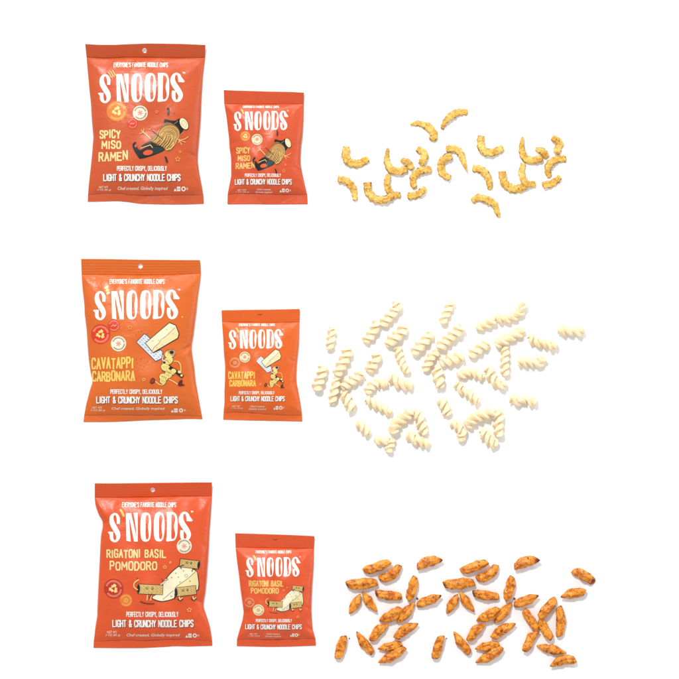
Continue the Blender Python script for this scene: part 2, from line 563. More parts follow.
class Print:
    """ink laid on a bag's front, layer over layer, following its curve"""

    def __init__(self, bag, f=None, jit=0):
        self.bag = bag
        self.f = f or (lambda u, v: (u, v))      # artwork units -> photograph units on this bag
        self.groups = []                          # (ink, [polys])
        self.raw = []
        self.rs = random.Random(jit)

    def _g(self, col):
        if not self.groups or self.groups[-1][0] != tuple(col):
            self.groups.append((tuple(col), []))
        return self.groups[-1][1]

    def layer(self, col):
        self.groups.append((tuple(col), []))

    def poly(self, pts, col):
        self._g(col).append([self.f(*p) for p in pts])

    def blob(self, pts, col, n=40):
        P = list(pts)
        c = catmull([P[-1]] + P + [P[0], P[1]], n * 2)
        # keep the closed middle run
        d = [math.hypot(q[0] - P[0][0], q[1] - P[0][1]) for q in c]
        a = int(np.argmin(d[:len(d) // 2]))
        b = len(d) // 2 + int(np.argmin(d[len(d) // 2:]))
        self.poly([tuple(q) for q in c[a:b]], col)

    def ell(self, u, v, ru, rv, col, rot=0, n=28):
        c, s = math.cos(R(rot)), math.sin(R(rot))
        self.poly([(u + ru * math.cos(a) * c - rv * math.sin(a) * s, v + ru * math.cos(a) * s + rv * math.sin(a) * c)
                   for a in np.linspace(0, 2 * math.pi, n, endpoint=False)], col)

    def ring(self, u, v, ru, rv, w, col, a0=0, a1=360, rot=0, n=36):
        c, s = math.cos(R(rot)), math.sin(R(rot))
        an = np.radians(np.linspace(a0, a1, n))
        P = lambda a, k: (u + (ru + k) * math.cos(a) * c - (rv + k) * math.sin(a) * s, v + (ru + k) * math.cos(a) * s + (rv + k) * math.sin(a) * c)
        for a, b in zip(an[:-1], an[1:]):
            self.poly([P(a, -w / 2), P(b, -w / 2), P(b, w / 2), P(a, w / 2)], col)

    def strip(self, pts, col, n=None):
        """stroke of varying width through (u, v, width)"""
        n = n or max(8, 6 * len(pts))
        c = catmull(pts, n)
        t = np.gradient(c[:, :2], axis=0)
        t /= np.linalg.norm(t, axis=1)[:, None] + 1e-9
        nn = np.stack([-t[:, 1], t[:, 0]], 1)
        a, b = c[:, :2] + nn * c[:, 2:3] / 2, c[:, :2] - nn * c[:, 2:3] / 2
        for i in range(n - 1):
            self.poly([a[i], a[i + 1], b[i + 1], b[i]], col)

    def line(self, pts, w, col, round_=True, smooth=False):
        if smooth and len(pts) > 2:
            pts = [tuple(p) for p in catmull(pts, 6 * len(pts))]
        for i, (p, q) in enumerate(zip(pts[:-1], pts[1:])):
            d = math.hypot(q[0] - p[0], q[1] - p[1]) or 1e-6
            e = w * 0.3
            tx, ty = (q[0] - p[0]) / d, (q[1] - p[1]) / d
            nx, ny = -ty * w / 2, tx * w / 2
            p2, q2 = (p[0] - tx * e, p[1] - ty * e), (q[0] + tx * e, q[1] + ty * e)
            self.poly([(p2[0] + nx, p2[1] + ny), (q2[0] + nx, q2[1] + ny), (q2[0] - nx, q2[1] - ny), (p2[0] - nx, p2[1] - ny)], col)
            if round_ and i:
                self.ell(p[0], p[1], w * .48, w * .48, col, n=8)

    def text(self, txt, u0, u1, v0, v1, w, col, gap=.42, rise=0.0, wob=0.0, dx=0, dy=0):
        """capitals from u0 to u1, tops at v0, feet at v1; rise tilts the line, wob makes it hand drawn"""
        tot = sum(GW.get(c, 1) for c in txt) + gap * (len(txt) - 1)
        k = (u1 - u0 - w) / tot
        x = u0 + w / 2
        for c in txt:
            cw = GW.get(c, 1) * k
            if c in GL:
                j = self.rs.uniform(-wob, wob)
                hs = 1 + self.rs.uniform(-wob, wob) * .12
                sl = self.rs.uniform(-wob, wob) * .25
                for pl in GL[c]:
                    q = []
                    for (a, b) in pl:
                        uu = x + a * cw + sl * b
                        vv = v1 - w / 2 - b * (v1 - v0 - w) * hs + j - rise * (x - u0)
                        q.append((uu + dx, vv + dy))
                    self.line(q, w, col, round_=w > .9)
            x += cw + gap * k

    def font(self, txt, u0, u1, v0, v1, col, shear=0.0):
        V, F = font_tris(txt, shear)
        lo, hi = V.min(0), V.max(0)
        pts = [self.f(u0 + (p[0] - lo[0]) / (hi[0] - lo[0]) * (u1 - u0), v1 - (p[1] - lo[1]) / (hi[1] - lo[1]) * (v1 - v0)) for p in V]
        self.raw.append((tuple(col), np.array(pts), F))

    def build(self, name, parent, grid=1.25):
        verts, faces, mi, mats = [], [], [], []

        def slot(c):
            m = ink(c)
            if m not in mats:
                mats.append(m)
            return mats.index(m)
        lay = 0
        for col, polys in self.groups:
            if not polys:
                continue
            vv, ff = sheet(polys, grid, grid)
            z = self.bag.front(vv[:, 0], vv[:, 1]) + 0.00030 + lay * 0.00007
            o = len(verts)
            verts += [self.bag.P(a, b, c) for a, b, c in zip(vv[:, 0], vv[:, 1], z)]
            faces += [[i + o for i in f] for f in ff]
            mi += [slot(col)] * len(ff)
            lay += 1
        for col, vv, F in self.raw:
            z = self.bag.front(vv[:, 0], vv[:, 1]) + 0.00030 + lay * 0.00007
            o = len(verts)
            verts += [self.bag.P(a, b, c) for a, b, c in zip(vv[:, 0], vv[:, 1], z)]
            for f in F:
                a, b, c = vv[f[0]], vv[f[1]], vv[f[2]]
                ar = (b[0] - a[0]) * (c[1] - a[1]) - (c[0] - a[0]) * (b[1] - a[1])
                f = f if ar < 0 else f[::-1]
                faces.append([i + o for i in f])
                mi.append(slot(col))
        return mesh_obj(name, verts, faces, mats, parent, mi=mi)


WHITE = (255, 251, 242)
CREAM = (250, 224, 150)
YEL = (252, 212, 105)
TAN = (214, 168, 98)
BLK = (34, 28, 30)


# ---- the big wordmark, drawn once in the artwork units of the first bag
def z1(x, y):
    return (80 + x / 9.7, 40 + y / 9.7)


def z2(x, y):
    return (140 + x / 9.7, 40 + y / 9.7)


def wordmark(p):
    def st(z, pts):
        p.strip([(*z(x, y), w / 9.7) for x, y, w in pts], WHITE, n=44)

    def ring(z, outer, inner):
        o = catmull(outer + [outer[0]], 44)
        i = catmull(inner + [inner[0]], 44)
        for k in range(43):
            p.poly([z(*o[k]), z(*o[k + 1]), z(*i[k + 1]), z(*i[k])], WHITE)
    st(z1, [(284, 442, 30), (284, 390, 33), (266, 354, 24), (240, 348, 20), (217, 380, 38), (222, 432, 50), (250, 484, 52), (278, 530, 48), (284, 572, 38), (264, 606, 22), (238, 606, 24), (219, 582, 36), (216, 548, 34)])
    p.poly([z1(*q) for q in [(178, 522), (200, 517), (236, 520), (234, 552), (204, 552)]], WHITE)
    p.poly([z1(*q) for q in [(358, 338), (392, 338), (394, 425), (409, 612), (366, 604)]], WHITE)
    p.poly([z1(*q) for q in [(380, 338), (412, 338), (440, 455), (477, 612), (441, 612), (400, 415)]], WHITE)
    p.poly([z1(*q) for q in [(434, 335), (476, 333), (479, 480), (479, 612), (470, 612), (457, 470)]], WHITE)
    ring(z1, [(557, 330), (592, 345), (608, 400), (612, 470), (606, 550), (590, 598), (555, 613), (522, 598), (507, 550), (504, 470), (508, 390), (524, 344)],
         [(570, 352), (585, 366), (588, 405), (580, 470), (588, 545), (584, 580), (570, 592), (560, 580), (556, 540), (556, 470), (555, 400), (560, 364)])
    zz = lambda x, y: z2(x + 2, y)
    ring(lambda x, y: z1(x + 132, y - 3), [(557, 330), (592, 345), (608, 400), (612, 470), (606, 550), (590, 598), (555, 613), (522, 598), (507, 550), (504, 470), (508, 390), (524, 344)],
         [(570, 352), (585, 366), (588, 405), (580, 470), (588, 545), (584, 580), (570, 592), (560, 580), (556, 540), (556, 470), (555, 400), (560, 364)])
    ring(z2, [(178, 328), (225, 327), (262, 336), (284, 380), (290, 465), (284, 550), (262, 596), (225, 605), (178, 607), (182, 560), (184, 465), (182, 370)],
         [(232, 350), (240, 350), (258, 362), (266, 400), (254, 465), (266, 535), (258, 575), (240, 585), (232, 585), (228, 560), (228, 465), (228, 375)])
    st(z2, [(333, 500, 34), (331, 545, 36), (338, 582, 30), (362, 600, 22), (388, 582, 34), (398, 540, 46), (372, 490, 52), (338, 440, 52), (322, 395, 46), (334, 348, 28), (360, 334, 20), (384, 352, 30), (392, 392, 34)])
    p.poly([z2(*q) for q in [(376, 372), (406, 366), (438, 408), (424, 418), (376, 414)]], WHITE)
    # the small mark after the word
    p.line([z2(416, 318), z2(428, 318)], .4, WHITE, False)
    p.line([z2(422, 318), z2(422, 332)], .4, WHITE, False)
    p.line([z2(430, 332), z2(431, 318), z2(435, 326), z2(439, 318), z2(440, 332)], .35, WHITE, False)


def apostrophe(p, kind):
    if kind == 'noodle':
        for k in range(3):
            x, y = 278 + 20 * k, 318 - 9 * k
            p.line([z1(x, y), z1(x + 16, y + 18), z1(x + 26, y + 40), z1(x + 40, y + 52)], .95, (246, 205, 120), smooth=True)
    elif kind == 'twist':
        for k in range(3):
            x, y = 300 + 8 * k, 302 + 27 * k
            p.ell(*z1(x + 10, y), 2.0, 1.35, (246, 222, 150) if k != 1 else (250, 206, 96), rot=-28)
    else:
        p.strip([(*z1(300, 302), 2.1), (*z1(322, 330), 2.3), (*z1(340, 372), 2.2)], (250, 206, 96), n=14)


def badge(p, u, v, r, base, text_col, mark, mark_col, outline=None):
    """round seal: disc, a ring of tiny lettering and a small emblem"""
    if base:
        p.ell(u, v, r, r, base, n=40)
    if outline:
        p.ring(u, v, r * .95, r * .95, r * .1, outline)
    rs = random.Random(int(u * 10))
    rr = r * .76
    a = 200
    p.layer(text_col)
    while a < 500:
        da = rs.uniform(7, 11)
        if not (345 < a < 358):
            h = r * .2 * rs.uniform(.85, 1.1)
            a0, a1 = R(a), R(a + da * .62)
            p.poly([(u + (rr - h / 2) * math.cos(a0), v + (rr - h / 2) * math.sin(a0)), (u + (rr - h / 2) * math.cos(a1), v + (rr - h / 2) * math.sin(a1)),
                    (u + (rr + h / 2) * math.cos(a1), v + (rr + h / 2) * math.sin(a1)), (u + (rr + h / 2) * math.cos(a0), v + (rr + h / 2) * math.sin(a0))], text_col)
        a += da
    p.layer(mark_col)
    if mark == 'arrows':
        for k in range(3):
            b = R(-90 + 120 * k)
            cx, cy = u + r * .26 * math.cos(b), v + r * .26 * math.sin(b)
            c, s = math.cos(b + 1.1), math.sin(b + 1.1)
            pts = [(-.22, -.13), (.1, -.13), (.16, -.22), (.3, .06), (.12, .22), (.05, .12), (-.24, .1)]
            p.poly([(cx + r * (x * c - y * s), cy + r * (x * s + y * c)) for x, y in pts], mark_col)
    elif mark == 'star':
        for k in range(6):
            b = R(60 * k + 15)
            p.line([(u + r * .08 * math.cos(b), v + r * .08 * math.sin(b)), (u + r * .33 * math.cos(b), v + r * .33 * math.sin(b))], r * .11, mark_col, False)
    elif mark == 'wheat':
        p.line([(u - r * .4, v + r * .15), (u - r * .1, v - r * .1), (u + r * .12, v + r * .1), (u + r * .4, v - r * .12)], r * .16, mark_col)
    else:
        p.ring(u, v, r * .3, r * .3, r * .12, mark_col, n=20)
        p.ell(u, v, r * .12, r * .12, mark_col, n=10)


def star(p, u, v, r, col):
    pts = []
    for k in range(10):
        a = R(36 * k - 90)
        q = r if k % 2 == 0 else r * .5
        pts.append((u + q * math.cos(a), v + q * math.sin(a)))
    pts.append(pts[0])
    p.line(pts, .45, col, False)


def art_ramen(p):
    """a heap of noodles with thin arms reclining in a dark bowl, an egg slice on the rim"""
    z = lambda x, y: (140 + x / 9.7, 100 + y / 9.7)
    NAVY = (38, 40, 44)
    # tray
    p.blob([z(*q) for q in [(-52, 420), (-30, 414), (-24, 452), (10, 492), (90, 462), (190, 448), (245, 490), (150, 540), (20, 578), (-10, 560), (-48, 500), (-66, 450)]], NAVY, 50)
    p.blob([z(*q) for q in [(20, 455), (110, 405), (180, 392), (170, 440), (60, 470)]], NAVY, 30)
    p.blob([z(*q) for q in [(118, 478), (190, 462), (236, 486), (150, 528), (110, 534)]], (32, 66, 62), 26)
    p.ell(*z(85, 518), 4.9, 2.5, (238, 96, 62), rot=-10)
    p.ell(*z(-32, 450), 1.2, 1.7, (236, 90, 58), rot=20)
    # bowl
    p.blob([z(*q) for q in [(242, 208), (256, 194), (300, 206), (350, 208), (390, 190), (418, 230), (430, 280), (412, 330), (386, 345), (330, 300), (250, 245)]], BLK, 50)
    p.line([z(340, 240), z(375, 212)], .5, (150, 150, 140), False)
    p.line([z(395, 345), z(430, 310)], .55, TAN, False)
    # noodle heap
    p.blob([z(*q) for q in [(200, 300), (228, 244), (280, 226), (340, 250), (380, 290), (388, 340), (360, 410), (330, 470), (285, 500), (250, 490), (215, 450), (130, 420), (108, 390), (135, 345), (180, 335)]], (160, 112, 66), 60)
    ST = [(232, 190, 118), (214, 168, 98), (244, 204, 130)]
    for k in range(8):
        r = 9.7 - 1.2 * k
        p.ring(*z(290 - 3 * k, 345 + 4 * k), r, r * .88, .74, ST[k % 3], a0=140 + 16 * k, a1=430 - 6 * k, rot=-12)
    for k in range(9):
        a = (196 + 17 * k, 296 + 12 * (k % 3) + 5 * k)
        m = (150 + 24 * k, 384 + 9 * (k % 2))
        e = (122 + 19 * k, 402 + 11 * k)
        p.line([z(*a), z(*m), z(*e)], .72, ST[(k + 1) % 3], smooth=True)
    for k in range(6):
        p.line([z(366 - 24 * k, 392 - 6 * k), z(340 - 22 * k, 440 - 6 * k), z(300 - 18 * k, 486 - 12 * k)], .8, ST[k % 3], smooth=True)
    p.ring(*z(232, 335), 3.2, 2.6, .5, (240, 160, 60), a0=0, a1=300)
    p.line([z(120, 300), z(180, 350), z(224, 384)], .6, BLK, False)
    # arms and fingers
    p.layer(CREAM)
    p.line([z(110, 385), z(70, 345), z(40, 320)], 1.0, (236, 196, 124))
    for q in [(5, 335), (20, 300), (46, 288)]:
        p.line([z(40, 322), z(*q)], .65, (236, 196, 124), False)
    p.line([z(100, 295), z(120, 280)], .5, (245, 140, 130), False)
    p.line([z(360, 385), z(400, 395), z(440, 385), z(472, 362)], .7, (236, 196, 124))
    for q in [(446, 416), (410, 440), (380, 420)]:
        p.line([z(385, 395), z(*q)], .65, (236, 196, 124), False)
    p.line([z(20, 475), z(110, 445), z(130, 470)], .8, (236, 196, 124))
    p.line([z(335, 420), z(310, 470), z(262, 492)], 1.1, (240, 196, 110), smooth=True)
    # egg slice
    p.ell(*z(434, 238), 3.9, 6.2, (60, 48, 36), rot=-28, n=30)
    p.ell(*z(432, 238), 3.6, 5.9, (250, 236, 190), rot=-28, n=30)
    p.ring(*z(434, 240), 2.1, 3.5, .5, (196, 188, 130), rot=-28)
    p.ell(*z(434, 240), 1.2, 2.2, (246, 232, 196), rot=-28)
    # chillies, stars
    p.blob([z(*q) for q in [(268, 90), (288, 86), (292, 120), (284, 158), (272, 140), (274, 112)]], (70, 14, 16), 20)
    p.blob([z(*q) for q in [(245, 556), (262, 560), (278, 604), (262, 612), (252, 580)]], (70, 14, 16), 20)
    p.line([z(335, 130), z(345, 150)], .3, (70, 14, 16), False)
    star(p, *z(172, 124), 1.7, (250, 150, 95))
    star(p, *z(396, 508), 1.4, (250, 150, 95))
    star(p, *z(372, 580), 2.5, (250, 168, 100))


def art_cavatappi(p):
    """a twisted noodle with limbs carrying a grater and a wedge of cheese"""
    z = lambda x, y: (135 + x / 9.7, 310 + y / 9.7)
    STEEL = (226, 232, 236)
    p.poly([z(*q) for q in [(18, 312), (96, 228), (130, 246), (282, 408), (270, 474), (208, 502)]], (70, 74, 84))
    p.poly([z(*q) for q in [(26, 312), (98, 236), (126, 252), (274, 410), (262, 468), (208, 492)]], STEEL)
    p.layer((92, 112, 140))
    for i in range(7):
        for j in range(4):
            if i > 1 and i < 4 and j > 1:
                continue
            cx, cy = 56 + i * 27 + j * 17, 308 + i * 27 - j * 17
            p.line([z(cx - 6, cy - 4), z(cx + 2, cy + 5), z(cx + 8, cy + 1)], .38, (92, 112, 140), False)
    for (x, y) in [(40, 210), (20, 240), (75, 205), (130, 228), (70, 470), (66, 500), (100, 460), (104, 512), (60, 540), (98, 552), (30, 520), (130, 500), (140, 530), (20, 480), (84, 575)]:
        p.ell(*z(x, y), .34, .34, (92, 48, 40), n=8)
    CH, OUT = (252, 240, 200), (48, 44, 40)
    p.poly([z(*q) for q in [(104, 322), (340, 118), (404, 146), (437, 230), (426, 276), (182, 418)]], OUT)
    p.poly([z(*q) for q in [(112, 322), (340, 127), (398, 152), (428, 230), (418, 270), (184, 408)]], CH)
    p.poly([z(*q) for q in [(170, 402), (240, 318), (300, 262), (396, 166), (428, 230), (418, 270), (184, 408)]], (247, 228, 172))
    p.line([z(168, 404), z(196, 358), z(236, 326), z(262, 286), z(310, 252), z(392, 172)], .36, OUT, False)
    for (x, y) in [(312, 190), (374, 232), (238, 294), (222, 366), (180, 300), (280, 340)]:
        p.ell(*z(x, y), .8, .55, (216, 198, 148), n=10)
    p.line([z(190, 412), z(250, 384)], .7, BLK, False)
    # the twisted noodle
    PA, PD = (250, 226, 140), (60, 50, 34)
    lumps = [(346, 424, 5.4, 3.9, -20), (324, 496, 5.6, 3.6, -30), (306, 560, 5.2, 3.5, 30), (352, 600, 5.8, 3.3, -20), (284, 652, 4.3, 3.6, 30), (330, 635, 3.6, 2.6, -20), (276, 690, 3.2, 2.6, 30)]
    for (x, y, a, b, r) in lumps:
        p.ell(*z(x, y), a + .35, b + .35, PD, rot=r)
    for (x, y, a, b, r) in lumps:
        p.ell(*z(x, y), a, b, PA, rot=r)
    p.layer(PD)
    for (x0, y0, x1, y1) in [(282, 470, 350, 540), (300, 520, 360, 560), (268, 590, 350, 610), (270, 640, 310, 690), (300, 600, 380, 640)]:
        p.line([z(x0, y0), z((x0 + x1) / 2 + 12, (y0 + y1) / 2 - 6), z(x1, y1)], .3, PD, smooth=True)
    for (x, y, a, b, r) in lumps:
        for q in (-.45, 0, .45):
            p.line([z(x + q * a * 9 - 12, y - b * 5), z(x + q * a * 9 + 6, y), z(x + q * a * 9 + 2, y + b * 5)], .26, (176, 140, 62), smooth=True)
    p.blob([z(*t) for t in [(322, 400), (345, 386), (390, 392), (398, 424), (372, 446), (350, 430)]], (196, 150, 110), 24)
    p.ell(*z(362, 410), 2.0, 1.7, BLK, n=16)
    p.line([z(278, 440), z(272, 480), z(300, 500)], .8, STEEL)
    p.ell(*z(290, 508), 1.3, 1.2, BLK, n=12)
    p.line([z(350, 560), z(400, 592), z(462, 642)], 3.4, BLK)
    p.ell(*z(382, 588), 2.6, 1.9, PA, rot=30)
    p.ell(*z(436, 600), 1.8, 1.3, PA, rot=20)
    p.ell(*z(456, 634), 1.2, 1.2, PA)
    p.line([z(384, 494), z(424, 500), z(446, 534), z(450, 592)], .75, PA, smooth=True)
    zl = lambda x, y: (135 + x / 9.7, 365 + y / 9.7)
    p.line([zl(305, 160), zl(280, 188), zl(244, 186), zl(205, 156)], .75, PA, smooth=True)
    p.line([zl(336, 136), zl(380, 160), zl(420, 186)], .75, PA, smooth=True)
    p.blob([zl(*q) for q in [(155, 160), (178, 124), (202, 140), (198, 166), (166, 180)]], BLK, 20)
    p.blob([zl(*q) for q in [(162, 158), (180, 132), (196, 144), (192, 162), (170, 172)]], (164, 62, 40), 20)
    p.blob([zl(*q) for q in [(420, 186), (446, 146), (466, 150), (462, 178), (488, 194), (440, 202)]], (96, 30, 34), 24)
    star(p, *zl(96, 140), 1.8, (248, 190, 110))
    star(p, 131, 327.5, 2.4, (246, 160, 78))
    star(p, *z(464, 68), .8, (248, 190, 110))
    star(p, *z(-8, 680), 1.0, (248, 190, 110))


def art_rigatoni(p):
    """three ridged pasta tubes hauling a pale sheet of cheese"""
    z = lambda x, y: (148 + x / 9.7, 535 + y / 9.7)
    y3 = lambda x, y: (88 + x / 9.7, 535 + y / 9.7)
    OUT, CH, TU = (48, 40, 34), (252, 242, 206), (222, 190, 120)
    p.blob([z(*q) for q in [(42, 596), (90, 560), (128, 500), (210, 372), (318, 286), (400, 300), (470, 336), (494, 400), (500, 500), (470, 540), (282, 560), (268, 606), (150, 640), (70, 622)]], OUT, 60)
    p.blob([z(*q) for q in [(50, 594), (96, 562), (134, 504), (214, 380), (320, 294), (400, 308), (464, 342), (486, 402), (490, 496), (462, 532), (276, 552), (260, 600), (150, 630), (74, 614)]], CH, 60)
    p.blob([z(*q) for q in [(280, 490), (390, 410), (466, 345), (486, 402), (490, 496), (440, 510), (330, 520)]], (248, 230, 172), 40)
    p.line([z(150, 616), z(250, 532)], .4, OUT, False)
    p.line([z(280, 492), z(390, 416), z(466, 350)], .4, OUT, False)
    for (x, y, a) in [(375, 388, 1.5), (236, 404, .5), (276, 362, .5), (318, 446, .5), (196, 420, .8), (232, 584, .7), (412, 440, .6), (350, 340, .5), (300, 400, .4)]:
        p.ring(*z(x, y), a, a, .3, (120, 100, 64), n=14)
    # tubes: outline, body, ridges, dark mouth

    def tube(zf, x0, y0, x1, y1, h, mouth):
        d = math.hypot(x1 - x0, y1 - y0)
        tx, ty = (x1 - x0) / d, (y1 - y0) / d
        nx, ny = -ty, tx
        q = lambda a, b: zf(x0 + tx * a + nx * b, y0 + ty * a + ny * b)
        p.poly([q(-5, -h - 5), q(d + 5, -h - 5), q(d + 5, h + 5), q(-5, h + 5)], OUT)
        p.poly([q(0, -h), q(d, -h), q(d, h), q(0, h)], TU)
        p.layer((150, 112, 56))
        for k in range(5):
            b = -h * .7 + k * h * .35
            for i in range(6):
                a = d * (i + .3 * (k % 2)) / 6 + 6
                p.line([q(a, b), q(a + d * .08, b + 2)], .34, (150, 112, 56), False)
        p.ell(*q(mouth * d, 0), h * .34 / 9.7, h * .98 / 9.7, OUT, rot=math.degrees(math.atan2(ty, tx)))
        p.layer(OUT)
        for a in (.35, .58):
            p.ring(*q(d * a, -h * .25), .9, .9, .4, OUT, n=14)
            p.ell(*q(d * a + 2, -h * .1), .4, .4, OUT, n=8)
    tube(y3, 498, 512, 730, 524, 44, 0.0)
    tube(z, 318, 262, 496, 284, 36, 1.0)
    tube(z, 280, 544, 468, 526, 40, 0.0)
    # limbs
    p.layer(CREAM)
    p.line([y3(490, 520), y3(455, 492), y3(462, 450), y3(498, 424)], 1.0, CREAM, smooth=True)
    p.line([y3(480, 410), y3(492, 408)], .5, OUT, False)
    p.line([z(132, 470), z(160, 450), z(182, 420)], 1.2, (240, 232, 190), smooth=True)
    p.line([z(140, 410), z(150, 440), z(190, 425)], .4, OUT, False)
    for x in (586, 622):
        p.line([y3(x, 572), y3(x - 6, 620)], .9, CREAM)
    p.line([y3(515, 634), y3(560, 650), y3(620, 658), y3(650, 655)], .7, OUT, smooth=True)
    p.line([z(330, 320), z(322, 296), z(352, 282)], .7, OUT, smooth=True)
    p.line([z(430, 345), z(444, 318), z(462, 330)], .7, OUT, smooth=True)
    for x in (310, 440):
        p.line([z(x, 590), z(x + 6, 618), z(x + 30, 600)], 1.1, CREAM)
        p.line([z(x - 16, 610), z(x + 10, 628), z(x + 34, 606)], .8, BLK)
    p.line([z(268, 520), z(272, 570), z(262, 606)], .8, BLK)
    p.line([z(20, 600), z(45, 560)], .6, OUT, False)
    star(p, *z(172, 300), 1.9, (252, 190, 110))
    star(p, *z(224, 256), 1.1, (252, 190, 110))
    star(p, 148 + 405 / 9.7, 590 + 185 / 9.7, 2.4, (252, 190, 110))


def make_bag(spec):
    bag = Bag(**spec['shape'])
    root = bpy.data.objects.new(spec['name'], None)
    root.empty_display_size = 0.05
    link(root)
    root.location = W(bag.cu, bag.cv)
    root['label'] = spec['label']
    root['category'] = 'snack bag'
    root['group'] = 'snack bags laid out in pairs'
    film = film_mat(spec['name'] + '_film', spec['film'])
    small = spec.get('small')
    bag.body([film], root, 100 if small else 130, 130 if small else 170)
    bag.seal('top_seal', 0, [film], root)
    bag.seal('bottom_seal', 1, [film], root)
    deep = spec['deep']
    # wordmark
    f = spec['mark']
    p = Print(bag, f)
    wordmark(p)
    p.build('wordmark', root)
    p = Print(bag, f)
    apostrophe(p, spec['apos'])
    p.build('apostrophe', root)
    # lines of small lettering
    t = spec['text']
    p = Print(bag)
    u0, u1, v0, v1 = t['tag']
    p.text("EVERYONE'S FAVORITE NOODLE CHIPS", u0, u1, v0, v1, .6 if not small else .42, WHITE)
    p.build('tagline', root)
    p = Print(bag, jit=3)
    for (s_, u0, u1, v0, v1, rise) in t['flavour']:
        p.text(s_, u0, u1, v0, v1, spec['pen'], spec['flav_col'], gap=.5, rise=rise, wob=.5 if not small else .25)
    p.build('flavour_name', root)
    p = Print(bag)
    u0, u1, v0, v1 = t['perf']
    p.text('PERFECTLY CRISPY, DELICIOUSLY', u0, u1, v0, v1, .68 if not small else .46, WHITE)
    u0, u1, v0, v1 = t['light']
    k = 1 if not small else .68
    p.text('LIGHT & CRUNCHY NOODLE CHIPS', u0, u1, v0, v1, 1.2 * k, deep, dx=.5 * k, dy=.65 * k)
    p.layer(WHITE)
    p.text('LIGHT & CRUNCHY NOODLE CHIPS', u0, u1, v0, v1, 1.14 * k, WHITE)
    p.build('slogan', root)
    p = Print(bag)
    for (s_, u0, u1, v0, v1) in t['chef']:
        p.font(s_, u0, u1, v0, v1, (255, 228, 205), shear=.2)
    p.build('small_print', root)
    p = Print(bag)
    u0, u1, v0, v1 = t['net']
    m = (v0 + v1) / 2
    w = u1 - u0
    p.font('NET WT', u0 + w * .12, u0 + w * .8, v0, m - .3, (255, 224, 200))
    p.font(t.get('oz', '3 OZ (85 g)'), u0, u1, m + .3, v1, (255, 224, 200))
    p.build('net_weight', root)
    p = Print(bag)
    u0, u1, v0, v1 = t['icons']
    w, h = u1 - u0, v1 - v0
    p.poly([(u0, v1), (u0 + w * .1, v0 + h * .35), (u0 + w * .2, v1)], WHITE)
    p.poly([(u0 + w * .22, v0), (u0 + w * .46, v0), (u0 + w * .46, v1), (u0 + w * .22, v1)], WHITE)
    p.ring(u0 + w * .68, v0 + h * .5, h * .38, h * .42, h * .24, WHITE, n=18)
    p.poly([(u0 + w * .86, v0 + h * .2), (u0 + w, v0 + h * .2), (u0 + w, v0 + h * .72), (u0 + w * .86, v0 + h * .72)], (250, 170, 130))
    p.layer(spec['film'])
    for k in range(3):
        p.poly([(u0 + w * (.26 + .07 * k), v0 + h * .25), (u0 + w * (.285 + .07 * k), v0 + h * .25), (u0 + w * (.285 + .07 * k), v0 + h * .75), (u0 + w * (.26 + .07 * k), v0 + h * .75)], spec['film'])
    p.build('certification_marks', root)
    for bd in spec['badges']:
        p = Print(bag)
        badge(p, *bd)
        p.build('badge', root)
    p = Print(bag, spec['artmap'])
    spec['art'](p)
    p.build('illustration', root, 1.3)
    if spec.get('hang'):
        hu, hv = spec['hang']
        pts = [(hu - 2, hv - .5), (hu - .8, hv + .25), (hu + .8, hv + .2), (hu + 2, hv - .5)]
        q = Print(bag)
        q.line(pts, .5, deep, False)
        # the unpunched hang mark sits on the top seal
        vv, ff = sheet(q.groups[0][1], 1, 1)
        wq = np.clip((vv[:, 1] - bag.T(vv[:, 0])) / (bag.t(vv[:, 0]) - bag.T(vv[:, 0])), 0, 1)
        zz = bag.seal_z(vv[:, 0], 0) + (1 - wq) * bag.tilt + .0006
        mesh_obj('hang_mark', [bag.P(a, b, c) for a, b, c in zip(vv[:, 0], vv[:, 1], zz)], ff, [ink(deep)], root)
    return root


def scale_map(u0, v0, U0, V0, su, sv):
    return lambda u, v: (U0 + (u - u0) * su, V0 + (v - v0) * sv)


